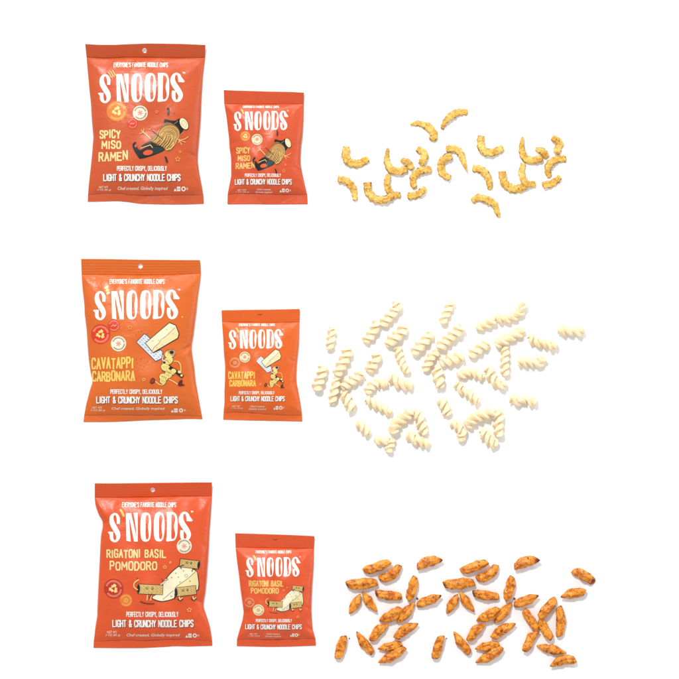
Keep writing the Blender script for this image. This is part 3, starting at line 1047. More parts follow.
GOLD = (238, 130, 52)
BAGS = [
    dict(name='spicy_snack_bag', film=(189, 79, 38), deep=(104, 30, 26), apos='noodle', pen=1.5, flav_col=(250, 228, 160),
         label='large brick red bag of spicy miso ramen noodle chips with a punched hang hole',
         shape=dict(left=[(85.7, 44.6), (86.6, 57.5), (89.6, 90), (91, 103), (92, 120), (93.6, 137), (92.2, 155), (90.6, 170), (88.8, 186), (88.1, 195.5), (87.7, 201.7)],
                    right=[(205.8, 45.7), (205.3, 57.5), (203, 76), (201.7, 95), (201.3, 104), (200.7, 120), (199.3, 138), (197.8, 154), (197.7, 161), (199.3, 173), (201.9, 186), (203.6, 196.5), (203.9, 203.8)],
                    top=[(85.7, 44.8), (100, 45.6), (115, 45.6), (130, 44.9), (146, 44.3), (180, 44.6), (205.8, 45.7)],
                    vt=[(86, 57.2), (105, 58.2), (125, 57.2), (150, 57.4), (180, 57.8), (206, 57.4)],
                    vb=[(87, 195.8), (98, 194.2), (120, 193.8), (130, 195.6), (145, 196.2), (175, 195.6), (204, 195.4)],
                    bot=[(87, 201.8), (100, 201.6), (118, 201), (128, 202), (140, 203.8), (160, 204.4), (180, 204.6), (204, 203.8)],
                    H=0.020, edge=0.0052, seed=3, hole=(144.8, 51, 2.4), ribs=0.00006, tilt=0.012,
                    creases=[(204, 60, 184, 82, 4.5, .0021), (88, 60, 106, 76, 4, .0014), (198, 158, 184, 152, 2.2, -.0016), (199, 164, 186, 172, 2.6, .0014), (92, 136, 103, 128, 3, -.0009),
                             (118, 58, 112, 70, 2.2, .0012), (138, 58, 132, 72, 2, .0011), (158, 58, 166, 70, 2.2, -.0010), (90, 194, 104, 184, 3.5, .0013), (128, 196, 120, 184, 2.4, -.0011), (202, 194, 190, 180, 3.5, .0014)],
                    dents=[(199, 158, 7, 9, -.0022), (93, 137, 7, 12, -.0012)]),
         mark=scale_map(0, 0, 0, 0, 1, 1), artmap=scale_map(0, 0, 0, 0, 1, 1), art=art_ramen,
         text=dict(tag=(114, 168.4, 63, 67.8), flavour=[('SPICY', 100, 121.5, 131, 139.6, .02), ('MISO', 102, 122, 141.8, 150.2, .02), ('RAMEN', 99, 128.7, 153, 162.4, .06)],
                   perf=(117.6, 167.4, 166.6, 171.4), light=(103.7, 181.2, 174.4, 181.6), chef=[('Chef created, Globally inspired', 118, 168, 187, 191.2)], net=(97.6, 111.2, 186.4, 191.2), icons=(174, 188.4, 187, 191.4)),
         badges=[(117.6, 111.9, 10.3, GOLD, (250, 190, 110), 'arrows', (252, 226, 150)), (141, 113.9, 7.4, (252, 238, 210), (110, 96, 78), 'star', (236, 130, 120)), (133.4, 124.5, 5.3, (222, 66, 38), (250, 150, 120), 'wheat', (250, 150, 120))]),
    dict(name='spicy_snack_bag', film=(197, 77, 38), deep=(116, 34, 28), apos='rod', pen=1.1, flav_col=(246, 200, 112), small=True, hang=None,
         label='small red bag of spicy miso ramen noodle chips with no hang hole',
         shape=dict(left=[(223.8, 90.3), (224.2, 103.6), (226.7, 118), (229.3, 141), (229.4, 147), (231, 157), (231.3, 176), (228.4, 190.5), (227.6, 195), (227.5, 204.2)],
                    right=[(304.1, 93), (303.8, 104), (303.5, 120), (302.4, 137), (301.2, 145), (300.5, 158), (300.6, 164), (301.9, 171.5), (304.2, 182), (307.3, 195), (307.8, 204.2)],
                    top=[(223, 90.2), (235, 90.8), (262, 91.6), (290, 92.2), (305, 93)],
                    vt=[(223, 103.6), (245, 104), (270, 103.8), (305, 104)],
                    vb=[(227, 195.2), (236, 193.6), (260, 194.4), (285, 195), (308, 195)],
                    bot=[(227, 204.3), (250, 204.2), (280, 204.4), (308, 204.2)],
                    H=0.0155, edge=0.0045, seed=8, ribs=0.00005, tilt=0.005,
                    creases=[(226, 106, 238, 118, 3, .0013), (302, 106, 290, 118, 3.2, .0013), (230, 145, 240, 140, 1.8, -.0012), (301, 171, 291, 166, 2, -.0015), (302, 174, 293, 182, 2, .0012), (229, 192, 240, 184, 2.4, .0011), (305, 193, 294, 184, 2.6, .0011), (302, 143, 293, 148, 1.6, -.0008)],
                    dents=[(302, 170, 5, 7, -.0015), (230, 145, 4, 6, -.001)]),
         mark=scale_map(98.6, 74, 233.4, 111.6, .637, .662), artmap=scale_map(134.6, 120, 254, 139.9, .684, .79), art=art_ramen,
         text=dict(tag=(243, 279, 105.9, 108.4), flavour=[('SPICY', 236.4, 250.3, 148, 154.4, .02), ('MISO', 237.8, 250.5, 156, 161.8, .02), ('RAMEN', 235.8, 255, 163.4, 169.6, .05)],
                   perf=(245, 281, 174, 177.4), light=(235, 292, 179.4, 185), chef=[('Chef created,', 257, 271, 188.8, 190.8), ('Globally inspired', 255.5, 272.4, 191.4, 193.8)], net=(236, 249, 189.4, 193), oz='1 OZ (28 g)', icons=(279.6, 291, 189, 192.4)),
         badges=[(245.6, 136.7, 5.1, GOLD, (250, 190, 110), 'arrows', (252, 226, 150)), (257.3, 140, 5.4, (250, 232, 192), (150, 120, 84), 'star', (220, 150, 110))]),
    dict(name='cavatappi_snack_bag', film=(203, 95, 28), deep=(128, 40, 22), apos='twist', pen=1.6, flav_col=(252, 214, 108),
         label='large orange bag of cavatappi carbonara noodle chips with a cheese and grater drawing',
         shape=dict(left=[(81.4, 259), (81.7, 274), (82.6, 287), (84.7, 306), (84.8, 313), (86.9, 330.6), (88.2, 351), (89, 360), (91.2, 375), (92.6, 379), (92.7, 382.5), (90, 390), (86.4, 404), (84.2, 415.5), (83.4, 422)],
                    right=[(200.2, 260.2), (201, 273), (200.4, 280), (197.9, 296), (196.4, 311), (195.7, 316), (193.2, 336), (191.5, 345), (191.7, 350), (192.4, 355), (194.3, 367), (195.5, 380), (198.9, 399), (202, 416), (202.6, 419)],
                    top=[(81, 259), (110, 259.2), (140, 259.8), (170, 260), (201, 260.2)],
                    vt=[(81, 274.6), (110, 274.4), (140, 275), (170, 274.6), (201, 273.4)],
                    vb=[(83, 415.6), (110, 415.4), (130, 415.6), (150, 415.4), (175, 415.4), (203, 416.4)],
                    bot=[(83, 422), (105, 422), (120, 421.6), (145, 420.2), (170, 419.6), (190, 418.8), (203, 419.2)],
                    H=0.020, edge=0.0052, seed=12, hole=(140.5, 266.2, 2.5), ribs=0.0002, tilt=0.005,
                    creases=[(200, 276, 184, 296, 4.5, .0022), (84, 277, 98, 292, 4, .0012), (191, 346, 178, 354, 2.2, -.0024), (191, 350, 182, 360, 2.2, .0022), (93, 381, 106, 372, 2.6, -.0016), (93, 385, 92, 396, 2, .0012), (110, 275, 106, 286, 2.2, .0010), (165, 275, 172, 286, 2.4, -.0008),
                             (85, 414, 100, 402, 3.5, .0013), (201, 414, 184, 396, 4.5, .0016)],
                    dents=[(193, 348, 7, 8, -.0028), (93, 381, 6, 8, -.0018)]),
         mark=scale_map(0, 0, -4.8, 216.4, 1, 1), artmap=scale_map(0, 0, 0, 0, 1, 1), art=art_cavatappi,
         text=dict(tag=(110, 165, 279.2, 284), flavour=[('CAVATAPPI', 91.8, 134.6, 358, 369.6, .02), ('CARBONARA', 92.2, 136, 371.2, 381.6, .02)],
                   perf=(111, 163, 389.2, 393.8), light=(96.6, 178.4, 396.2, 403.4), chef=[('Chef created, Globally inspired', 112, 165, 407, 410.4)], net=(91, 105.4, 406.6, 411.4), icons=(171, 186, 408.4, 412.2)),
         badges=[(101.3, 334.2, 9.9, (226, 66, 36), (250, 160, 130), 'arrows', (252, 220, 130)), (114.7, 325.6, 6.1, (222, 72, 46), (250, 160, 130), 'wheat', (250, 150, 130)), (119.4, 343.6, 7.6, (252, 240, 214), (110, 96, 78), 'star', (236, 130, 120))]),
    dict(name='cavatappi_snack_bag', film=(211, 92, 26), deep=(140, 44, 26), apos='rod', pen=1.15, flav_col=(252, 208, 96), small=True, hang=(259.9, 314.6),
         label='small orange bag of cavatappi carbonara noodle chips with no hang hole',
         shape=dict(left=[(221.6, 310.3), (222, 321.8), (223.4, 340), (223.8, 351), (225.2, 366), (225, 380), (224.5, 391.5), (224.6, 402), (223.6, 412), (223.2, 419.5)],
                    right=[(299.9, 309.1), (299.5, 322), (298.8, 345), (298, 352), (296.8, 364), (296.2, 377), (296.5, 383), (297.7, 388), (300.4, 403), (302, 414), (302.3, 421.4)],
                    top=[(221, 310.4), (240, 310), (270, 309.6), (300, 309)],
                    vt=[(221, 321.8), (240, 322), (270, 322.4), (300, 322)],
                    vb=[(223, 412.2), (227, 413), (235, 412.4), (250, 413.2), (270, 414.6), (290, 415.6), (303, 415.6)],
                    bot=[(223, 419.6), (250, 420.4), (275, 420.8), (303, 421.5)],
                    H=0.0155, edge=0.0045, seed=17, ribs=0.00005, tilt=0.0035,
                    creases=[(224, 324, 236, 336, 3, .0013), (298, 324, 286, 338, 3.2, .0014), (296, 362, 286, 358, 1.8, -.0009), (297, 380, 287, 388, 2.2, -.0012), (226, 368, 234, 374, 2, -.0007), (225, 409, 236, 401, 2.4, .0011), (300, 412, 289, 402, 3, .0012), (250, 322, 246, 330, 1.8, .0008)],
                    dents=[(297, 380, 4, 7, -.0013), (240, 411, 9, 2.4, -.0007)]),
         mark=scale_map(98.6, 74, 228.2, 329.6, .64, .655), artmap=scale_map(137, 322.7, 256.2, 349.3, .59, .61), art=art_cavatappi,
         text=dict(tag=(239, 275, 323.4, 326.2), flavour=[('CAVATAPPI', 228.3, 255.4, 371.6, 379.2, .01), ('CARBONARA', 229.4, 256.2, 380, 386.6, .01)],
                   perf=(239, 274.6, 391, 394.2), light=(230.7, 285, 396, 401.2), chef=[('Chef created,', 250.4, 264.8, 405.4, 407.4), ('Globally inspired', 248.8, 266.5, 408, 410.2)], net=(231, 243, 405.4, 409), oz='1 OZ (28 g)', icons=(273.4, 284.4, 406, 409.4)),
         badges=[(235.2, 362.6, 5.2, None, (252, 190, 140), 'ring', (252, 190, 140), (252, 178, 120)), (245.1, 357, 5.4, (252, 238, 196), (170, 130, 84), 'star', (226, 160, 110))]),
    dict(name='rigatoni_snack_bag', film=(208, 78, 32), deep=(134, 32, 22), apos='rod', pen=1.4, flav_col=(252, 230, 160),
         label='large orange red bag of rigatoni basil pomodoro noodle chips with a folded upper left edge',
         shape=dict(left=[(95.2, 483.2), (94.7, 497), (95.5, 505), (98.6, 514), (102.8, 520.5), (103.2, 526), (101.2, 535), (100.6, 545), (99.9, 561), (98.9, 581), (97.9, 601), (97.5, 612), (97.6, 615), (95.7, 626), (94.7, 635), (93.8, 641.5), (93.5, 647.7)],
                    right=[(212.1, 482.3), (212, 497), (211, 512), (209.4, 532), (208.6, 550), (206.8, 576), (205.2, 592.7), (203.6, 601), (203.3, 606), (207, 616.5), (209.9, 626), (211.5, 635.4), (212.2, 641.5), (212.4, 645.7)],
                    top=[(95, 483.2), (120, 483.2), (150, 482.8), (180, 482.4), (213, 482.2)],
                    vt=[(95, 497.2), (120, 497.2), (150, 496.8), (180, 496), (213, 496)],
                    vb=[(93, 641.6), (115, 641), (135, 640.2), (141, 641.2), (150, 640.6), (175, 639.6), (190, 639.6), (213, 641.6)],
                    bot=[(93, 647.7), (120, 648), (145, 647.8), (165, 646.8), (175, 646), (188, 646.4), (213, 645.6)],
                    H=0.020, edge=0.0052, seed=21, hole=(152.9, 489.6, 2.4), ribs=0.00010, tilt=0.009,
                    creases=[(96, 499, 108, 522, 3, .0026), (103, 520, 112, 536, 2.6, -.0016), (104, 524, 116, 516, 2, -.0014), (211, 499, 198, 520, 4.5, .0016), (204, 604, 192, 596, 2.4, -.0018), (204, 608, 194, 618, 2.4, .0016), (98, 612, 106, 604, 2.2, -.0009), (209, 548, 199, 542, 2.6, -.001),
                             (96, 639, 110, 628, 3.5, .0013), (210, 638, 196, 624, 4, .0015), (140, 641, 134, 630, 2.2, -.0010)],
                    dents=[(103, 523, 6, 8, -.0024), (204, 605, 6, 8, -.0022)]),
         mark=scale_map(98.6, 74, 108.4, 511.8, .98, 1.0), artmap=scale_map(0, 0, 0, 0, 1, 1), art=art_rigatoni,
         text=dict(tag=(122.4, 176.6, 502, 506.8), flavour=[('RIGATONI BASIL', 107, 167.2, 549.2, 557.8, .018), ('POMODORO', 110.2, 158, 560.8, 569.8, .018)],
                   perf=(127, 179, 610.8, 616), light=(112.8, 194, 619, 626.6), chef=[('Chef created, Globally inspired', 127, 180, 633, 636.8)], net=(105.8, 120.4, 630.4, 636.2), icons=(185.4, 199.4, 633.2, 637.2)),
         badges=[(114.3, 587.8, 9.9, (196, 60, 36), (244, 150, 120), 'arrows', (252, 220, 140)), (126.8, 599.4, 6.4, GOLD, (250, 180, 110), 'ring', (250, 180, 110)), (184.8, 545.3, 7.4, (252, 240, 214), (120, 104, 84), 'star', (236, 150, 130))]),
    dict(name='rigatoni_snack_bag', film=(209, 79, 36), deep=(140, 36, 26), apos='rod', pen=1.05, flav_col=(250, 200, 110), small=True, hang=(275.4, 539.4),
         label='small orange red bag of rigatoni basil pomodoro noodle chips, lowest of the small bags',
         shape=dict(left=[(235.3, 533.1), (235.6, 547), (237, 560), (239.2, 576), (240.6, 590), (242.7, 604), (243.8, 612), (242.6, 620), (239, 632), (236.9, 639.4), (236.8, 646)],
                    right=[(314.5, 536), (314, 548.5), (313.6, 565), (312.2, 585), (311.4, 602), (311.3, 610), (311.8, 620), (312.6, 629), (315.4, 638), (316, 645.6)],
                    top=[(235, 533.1), (260, 533.8), (290, 534.8), (315, 536)],
                    vt=[(235, 547.2), (260, 547.4), (290, 548), (315, 548.6)],
                    vb=[(236, 639.6), (250, 639.4), (270, 640), (290, 639.6), (300, 639.2), (316, 639)],
                    bot=[(236, 646), (270, 646.8), (290, 646.5), (316, 645.5)],
                    H=0.0155, edge=0.0045, seed=29, ribs=0.00005, tilt=0.005,
                    creases=[(237, 549, 250, 561, 3, .0013), (312, 551, 301, 564, 3.2, .0013), (244, 613, 253, 608, 2, -.0015), (243, 617, 247, 628, 2, .0014), (311, 609, 302, 604, 1.8, -.0010), (312, 630, 303, 624, 2.2, -.0011), (239, 636, 250, 628, 2.2, .0011), (240, 575, 249, 578, 1.8, -.0008)],
                    dents=[(245, 613, 5, 7, -.0017), (312, 628, 4, 6, -.0012)]),
         mark=scale_map(98.6, 74, 245.6, 556.8, .637, .66), artmap=scale_map(133.9, 558.7, 265.5, 585, .58, .615), art=art_rigatoni,
         text=dict(tag=(255.6, 291.4, 550.2, 553), flavour=[('RIGATONI BASIL', 249, 284, 580, 586.2, .012), ('POMODORO', 251, 279, 587.2, 593, .012)],
                   perf=(256, 292, 618.2, 621.4), light=(245.4, 302, 623.6, 628.8), chef=[('Chef created,', 266.6, 280, 632.6, 634.4), ('Globally inspired', 265, 281.4, 635, 637)], net=(248.6, 260, 632.8, 636.4), oz='1 OZ (28 g)', icons=(290, 299.6, 633, 636.2)),
         badges=[(249.7, 601.9, 5.0, None, (252, 180, 140), 'ring', (252, 190, 140), (252, 160, 110)), (258.7, 609.2, 5.6, (252, 236, 190), (170, 130, 84), 'star', (226, 170, 120))]),
]
for spec in BAGS:
    make_bag(spec)


# ------------------------------------------------------------------ chips
def sweep(cl, rad, sect, nseg, wz=1.0, start=None, end=None, shear=None):
    """tube along cl (n x 3) ; sect(theta, i, x) -> radius factor ; start / end: 'point' or 'open'"""
    n = len(cl)
    t = np.gradient(cl, axis=0)
    t /= np.linalg.norm(t, axis=1)[:, None] + 1e-12
    side = np.stack([-t[:, 1], t[:, 0], 0 * t[:, 0]], 1)
    side /= np.linalg.norm(side, axis=1)[:, None] + 1e-12
    up = np.cross(t, side)
    th = np.linspace(0, 2 * np.pi, nseg, endpoint=False)
    verts, faces, mi = [], [], []
    for i in range(n):
        for a in th:
            rr = rad[i] * sect(a, i)
            q = cl[i] + side[i] * math.cos(a) * rr + up[i] * math.sin(a) * rr * wz
            if shear is not None:
                q = q + t[i] * rad[i] * (shear[i][0] * math.cos(a) + shear[i][1] * math.sin(a))
            verts.append(q)
    for i in range(n - 1):
        for k in range(nseg):
            k2 = (k + 1) % nseg
            faces.append((i * nseg + k, i * nseg + k2, (i + 1) * nseg + k2, (i + 1) * nseg + k))
            mi.append(0)
    for which, i, kind in ((0, 0, start), (1, n - 1, end)):
        ring = [i * nseg + k for k in range(nseg)]
        c = np.mean([verts[r] for r in ring], 0)
        dirn = t[i] * (-1 if which == 0 else 1)
        if kind == 'open':
            prev = ring
            for (f, d) in ((.72, .02), (.55, -.5), (.35, -.9)):
                cur = []
                for r in ring:
                    cur.append(len(verts))
                    verts.append(c + (verts[r] - c) * f + dirn * rad[i] * d)
                for k in range(nseg):
                    k2 = (k + 1) % nseg
                    q = (prev[k], prev[k2], cur[k2], cur[k])
                    faces.append(q if which else q[::-1])
                    mi.append(0 if f == .72 else 1)
                prev = cur
            ring = prev
            tip = c + dirn * rad[i] * -1.0
        else:
            tip = c + dirn * rad[i] * (0.45 if kind == 'point' else .2)
        m = len(verts)
        verts.append(tip)
        for k in range(nseg):
            k2 = (k + 1) % nseg
            q = (ring[k], ring[k2], m)
            faces.append(q if which else q[::-1])
            mi.append(1 if kind == 'open' else 0)
    return np.array(verts), faces, mi


def orient(faces):
    return [tuple(f[::-1]) for f in faces]


def place(name, verts, faces, mi, mats, label, cat, group, lift=0.0, scorch_shade=None):
    c = verts.mean(0)
    verts = verts - [c[0], c[1], verts[:, 2].min()]
    o = mesh_obj(name, verts, faces, mats, mi=mi, loc=(c[0], c[1], lift))
    if scorch_shade is not None:
        o.data.attributes.new('scorch_shade', 'FLOAT', 'POINT').data.foreach_set('value', np.asarray(scorch_shade, dtype=np.float32))
    o['label'] = label
    o['category'] = cat
    o['group'] = group
    return o


def px(pts, o=(0, 0), k=1.0):
    return [W(o[0] + p[0] / k, o[1] + p[1] / k) for p in pts]


ramen_mat = crisp_mat('golden_crisp', (232, 190, 94), (206, 150, 48), (140, 80, 22), scale=120, spot_lo=.54, spot_hi=.74, rough=.34, bump=.6, bump_scale=380, spec=.5, sss=.06, scorch_shade=(132, 76, 18))
twist_mat = crisp_mat('pale_dough', (248, 229, 196), (243, 217, 174), (214, 168, 110), scale=110, spot_lo=.64, spot_hi=.84, rough=.55, bump=.35, bump_scale=420, spec=.3, sss=.1)
tube_mat = crisp_mat('toasted_crust', (238, 154, 46), (188, 94, 14), (96, 38, 6), scale=130, spot_lo=.53, spot_hi=.74, rough=.3, bump=.5, bump_scale=300, spec=.38, scorch_shade=(104, 40, 8))
mouth_mat = crisp_mat('dark_toasted_mouth', (156, 66, 22), (128, 44, 14), (90, 28, 10), scale=190, rough=.5, bump=.6)


def nz(p, k, s):
    return noise.noise(Vector((p[0] * k + s, p[1] * k - s * .7, p[2] * k + s * 1.3)))


def ramen(pts, o, width, taper, label, seed, group, z_end=(0, 0), lift=0):
    cl = np.array(px(pts, o, 5.432))
    n = max(26, int(np.linalg.norm(np.diff(cl[:, :2], axis=0), axis=1).sum() / (S * .62)))
    c2 = catmull(cl[:, :2], n)
    x = np.linspace(0, 1, n)
    z = z_end[0] * (1 - x) ** 2 + z_end[1] * x ** 2 + 0.0025 * np.sin(x * math.pi * 2 + seed)
    c = np.c_[c2, z]
    r0 = width * S / 2 * 1.02
    ta, tb = taper
    env = np.minimum(1, ta + (1 - ta) * np.clip(x / .55, 0, 1) ** .8) * np.minimum(1, tb + (1 - tb) * np.clip((1 - x) / .55, 0, 1) ** .8)
    rnd = np.clip(np.minimum(x, 1 - x) / .03, 0, 1) ** .5 * .2 + .8
    L = n * .62
    rad = r0 * env * rnd

    def tri(q):
        q = q % 1.0
        return 4 * abs(q - .5) - 1

    def sect(a, i):
        l = x[i] * L
        ca, sa = math.cos(a), math.sin(a)
        frill = .15 * tri(l / 4.6 + seed + (.35 if ca > 0 else 0)) * abs(ca) ** .7      # ruffled rims
        rib = .10 * math.sin(l * 2 * math.pi / 3.1 + seed + 1.4 * ca) * max(0, sa)
        p = (c[i][0] + .004 * ca, c[i][1] + .004 * sa, .004 * math.sin(a * 2))
        groove = -.34 * max(0, sa) ** 5                       # folded along its top
        return 1.08 + frill + rib + groove + .30 * nz(p, 260, seed) + .14 * nz(p, 800, seed + 5)
    v, f, mi = sweep(c, rad, sect, 32, wz=.46)
    sc = np.zeros(len(v))
    for k in range(n * 32):
        q = c[k // 32]
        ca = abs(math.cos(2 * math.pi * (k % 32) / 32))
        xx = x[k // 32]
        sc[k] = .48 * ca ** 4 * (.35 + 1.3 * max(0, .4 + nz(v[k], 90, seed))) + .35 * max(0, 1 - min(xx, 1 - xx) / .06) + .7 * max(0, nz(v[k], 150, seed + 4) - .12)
    place('ramen_crisp', v, f, mi, [ramen_mat], label, 'noodle chip', group, lift, scorch_shade=sc)


RG = 'golden ramen noodle chips'
RA = [
    ('c', [(118, 255), (112, 300), (132, 338), (180, 346), (235, 320)], 7.2, (.9, .8)),
    ('d', [(341, 262), (336, 325), (355, 375), (400, 388), (446, 376)], 7, (.3, .85)),
    ('e', [(412, 326), (448, 340), (474, 374)], 6.6, (.5, .8)),
    ('f', [(500, 265), (542, 295), (520, 352)], 6.6, (.8, .8)),
    ('g', [(577, 378), (525, 384), (485, 412), (477, 450), (490, 478)], 6.6, (.9, .7)),
    ('h', [(448, 524), (500, 514), (546, 480)], 6.4, (.9, .8)),
    ('i', [(70, 432), (112, 438), (150, 475), (166, 545)], 6.8, (.85, .6)),
    ('j', [(232, 448), (236, 500), (275, 538), (330, 540), (368, 514)], 7.4, (.9, .8)),
    ('k', [(346, 405), (335, 450), (345, 490), (368, 516), (410, 516)], 6.2, (.7, .85)),
]
RLAB = {
    'c': 'golden U shaped noodle crisp, uppermost in the {} ramen group, open to the upper right',
    'd': 'golden hook of noodle crisp with a thin upright tip in the {} ramen group',
    'e': 'short leaf shaped golden crisp between the hook and the small arc, {} ramen group',
    'f': 'short golden arc bulging right, topmost at the right end of the {} ramen group',
    'g': 'golden C shaped crisp opening downward, at the right end of the {} ramen group',
    'h': 'short slanting golden crisp lowest at the right end of the {} ramen group',
    'i': 'golden arch falling to the right, at the left end of the {} ramen group',
    'j': 'wide golden U shaped crisp lowest in the middle of the {} ramen group',
    'k': 'thin upright golden crisp tucked against the low U in the {} ramen group',
}
for gi, (o, word) in enumerate((((325, 100), 'left'), ((459.7, 89), 'right'))):
    for i, (k, pts, w, tp) in enumerate(RA):
        ramen(pts, o, w, tp, RLAB[k].format(word), 3.1 * i + 17 * gi, RG, lift=.0012 if k == 'k' else 0)
ramen([(463, 133), (515, 128), (562, 148), (590, 185), (583, 222)], (325, 100), 7, (.3, .9), 'golden arched crisp with a thin left tip, alone above the left ramen group', 41, RG)
ramen([(-18, 158), (0, 120), (32, 88), (72, 68), (122, 64)], (445, 100), 6.6, (.45, .75), 'topmost golden ramen crisp, slanting up to the right', 43, RG)
ramen([(6, 270), (52, 266), (84, 292), (102, 345), (118, 392)], (445, 100), 6.6, (.9, .12), 'golden crisp with a long thin tail hanging right, above the middle C shaped crisp', 47, RG, lift=.002)
ramen([(36, 308), (0, 318), (-22, 350), (-14, 400), (28, 426)], (445, 100), 6.8, (.9, .8), 'golden C shaped crisp between the two ramen groups, open to the right', 51, RG)
ramen([(146, 550), (182, 530), (230, 544), (268, 568), (280, 600), (296, 636)], (445, 100), 6.8, (.8, .45), 'lowest golden ramen crisp, alone beneath the right ramen group', 55, RG)


# ---- pale twisted chips: (centre line, width, label)
def twist(pts, width, label, seed, lift=0.0):
    cl = np.array(px(pts))
    Lm = np.linalg.norm(np.diff(cl[:, :2], axis=0), axis=1).sum() / S
    n = max(34, int(Lm / .42))
    c2 = catmull(cl[:, :2], n)
    rs = random.Random(seed)
    x = np.linspace(0, 1, n)
    z = .0012 * np.sin(x * 5 + seed)
    c = np.c_[c2, z]
    env = np.clip(np.minimum(x, 1 - x) / .16, 0, 1) ** .5 * .34 + .66
    rad = width * S / 2 * env * .99
    pitch = rs.uniform(13.4, 16.2) * (width / 11) ** .6
    ph = rs.uniform(0, 6.28)

    def sect(a, i):
        l = x[i] * Lm
        q = ((a - 2 * math.pi * l / pitch + ph) / math.pi) % 1.0
        w = q / .16 if q < .16 else 1 - ((q - .16) / .84) ** 1.5      # a blade with one steep edge
        w = max(0.0, w)
        p = (c[i][0] + .005 * math.cos(a), c[i][1] + .005 * math.sin(a), .005 * math.sin(a))
        return .30 + (.76 + .22 * nz(p, 110, seed + 8)) * w ** .9 + .07 * nz(p, 260, seed) + .03 * nz(p, 700, seed)
    v, f, mi = sweep(c, rad, sect, 48, wz=.9)
    if 'specks' in label:
        mi = [1 if m % 97 == 5 and 700 < m < 2400 else 0 for m in range(len(f))]
    place('cavatappi_twist', v, f, mi, [twist_mat, mouth_mat], label, 'noodle chip', 'pale cavatappi noodle chips', lift)


